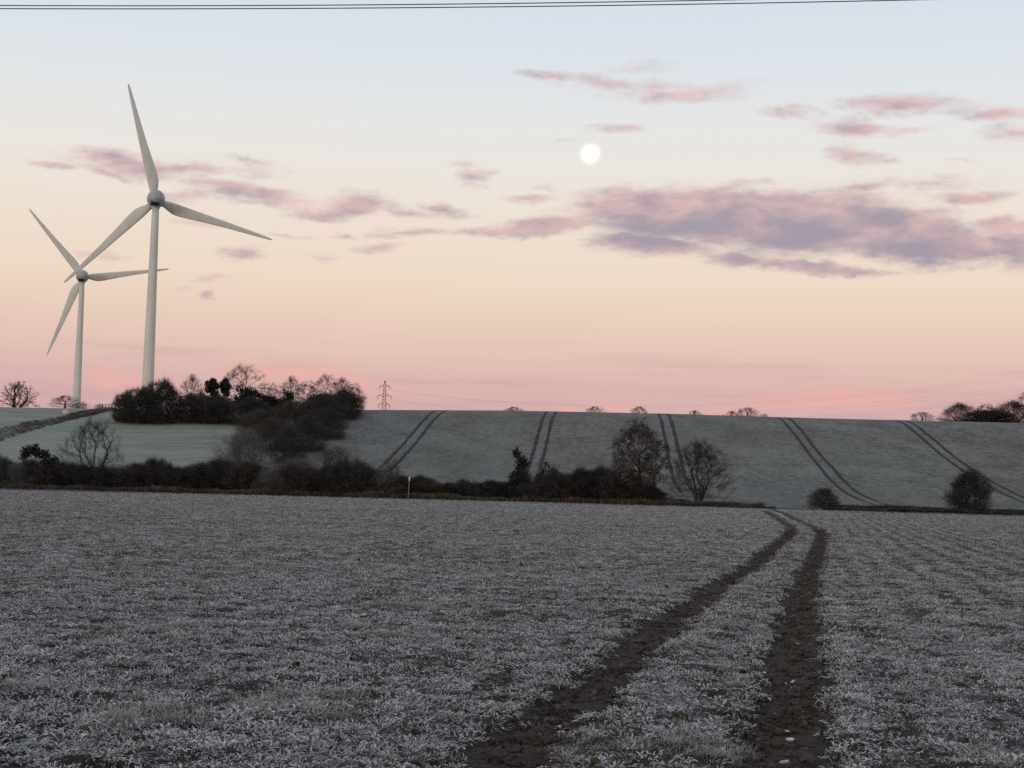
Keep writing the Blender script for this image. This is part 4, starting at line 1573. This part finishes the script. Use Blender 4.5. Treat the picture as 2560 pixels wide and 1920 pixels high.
for k, (xd, yd, sz_, lab) in enumerate(ice_px):
    g = ground_at(xd, yd)
    g.z = float(surface(np.array([g.x]), np.array([g.y]))[0])
    r = np.random.default_rng(300 + k)
    # a thin broken plate with a ragged rim, lying a little tilted on the mud
    m_ = 15
    rim = [(math.cos(6.283 * i / m_) * sz_ * 0.6 * r.uniform(0.2, 1.3), math.sin(6.283 * i / m_) * sz_ * 1.1 * r.uniform(0.2, 1.3)) for i in range(m_)]
    vv = [(x_, y_, 0.004) for x_, y_ in rim] + [(x_ * 1.03, y_ * 1.03, -0.012) for x_, y_ in rim] + [(0, 0, 0.008)]
    ff = [(i, (i + 1) % m_, 2 * m_) for i in range(m_)] + [(m_ + i, m_ + (i + 1) % m_, (i + 1) % m_, i) for i in range(m_)] + [tuple(m_ + i for i in reversed(range(m_)))]
    me = bpy.data.meshes.new('ice_sliver')
    me.from_pydata(vv, [], ff)
    o = link('ice_sliver', me, M['ice'], None, g + Vector((0, 0, 0.012 + 0.04 * (yd < 1200))))
    o.rotation_euler = (r.normal() * 0.12, r.normal() * 0.12, r.uniform(0, 6.28))
    tag(o, lab, 'ice', 'slivers of ice in the wheel ruts')

# crumbly soil clods in the ruts and here and there on the field
def clod(name, seed):
    r = np.random.default_rng(seed)
    nu, nv = 7, 5
    Vv = []
    for j in range(nv):
        for i in range(nu):
            a = 2 * math.pi * i / nu + 0.3 * j
            e = math.pi * (j / (nv - 1)) - math.pi / 2
            q = np.array([math.cos(a) * math.cos(e), math.sin(a) * math.cos(e), math.sin(e) * 0.75]) * r.uniform(0.65, 1.2)
            Vv.append(q)
    Q_ = [(j * nu + i, j * nu + (i + 1) % nu, (j + 1) * nu + (i + 1) % nu, (j + 1) * nu + i) for j in range(nv - 1) for i in range(nu)]
    me = mesh_np(name, np.array(Vv), None, np.array(Q_), False)
    me.materials.append(M['clod'])
    return bpy.data.objects.new(name, me)


CX, CY, CS = [], [], []
for path in (rut_l, rut_r):
    seg = np.linalg.norm(np.diff(path, axis=0), axis=1)
    cum = np.concatenate([[0], np.cumsum(seg)])
    n = 15000
    t = cum[-1] * rg.uniform(0, 1, n) ** 2.0
    x = np.interp(t, cum, path[:, 0])
    y = np.interp(t, cum, path[:, 1])
    x = x + rg.normal(0, 0.24, n)
    y = y + rg.normal(0, 0.10, n)
    m = fbm(x * 5, y * 5, 61, 3)
    k = (rg.uniform(size=n) < np.clip(0.35 + 3.0 * (m - 0.5), 0.05, 1)) & (y < 92)
    CX.append(x[k])
    CY.append(y[k])
    CS.append(rg.gamma(2.0, 0.0055, k.sum()) + 0.006 + 0.00015 * y[k])
x, y, r = spread_points(6, 7, 40, 9)
CX.append(x)
CY.append(y)
CS.append(rg.gamma(2.0, 0.006, len(x)) + 0.006)
CX, CY, CS = np.concatenate(CX), np.concatenate(CY), np.concatenate(CS)
CS = np.minimum(CS, 0.06)
n = len(CX)
P3 = np.stack([CX, CY, surface(CX, CY) + CS * 0.15], 1)
o = scatter('soil_clods', 'crumbly dark soil clods lying in the wheel ruts', [clod('soil_clod', 400 + k) for k in range(4)], P3, rg.uniform(0, 6.28, (n, 3)), CS[:, None] * rg.uniform(0.7, 1.3, (n, 3)), rg.integers(0, 4, n))
o['category'] = 'soil'
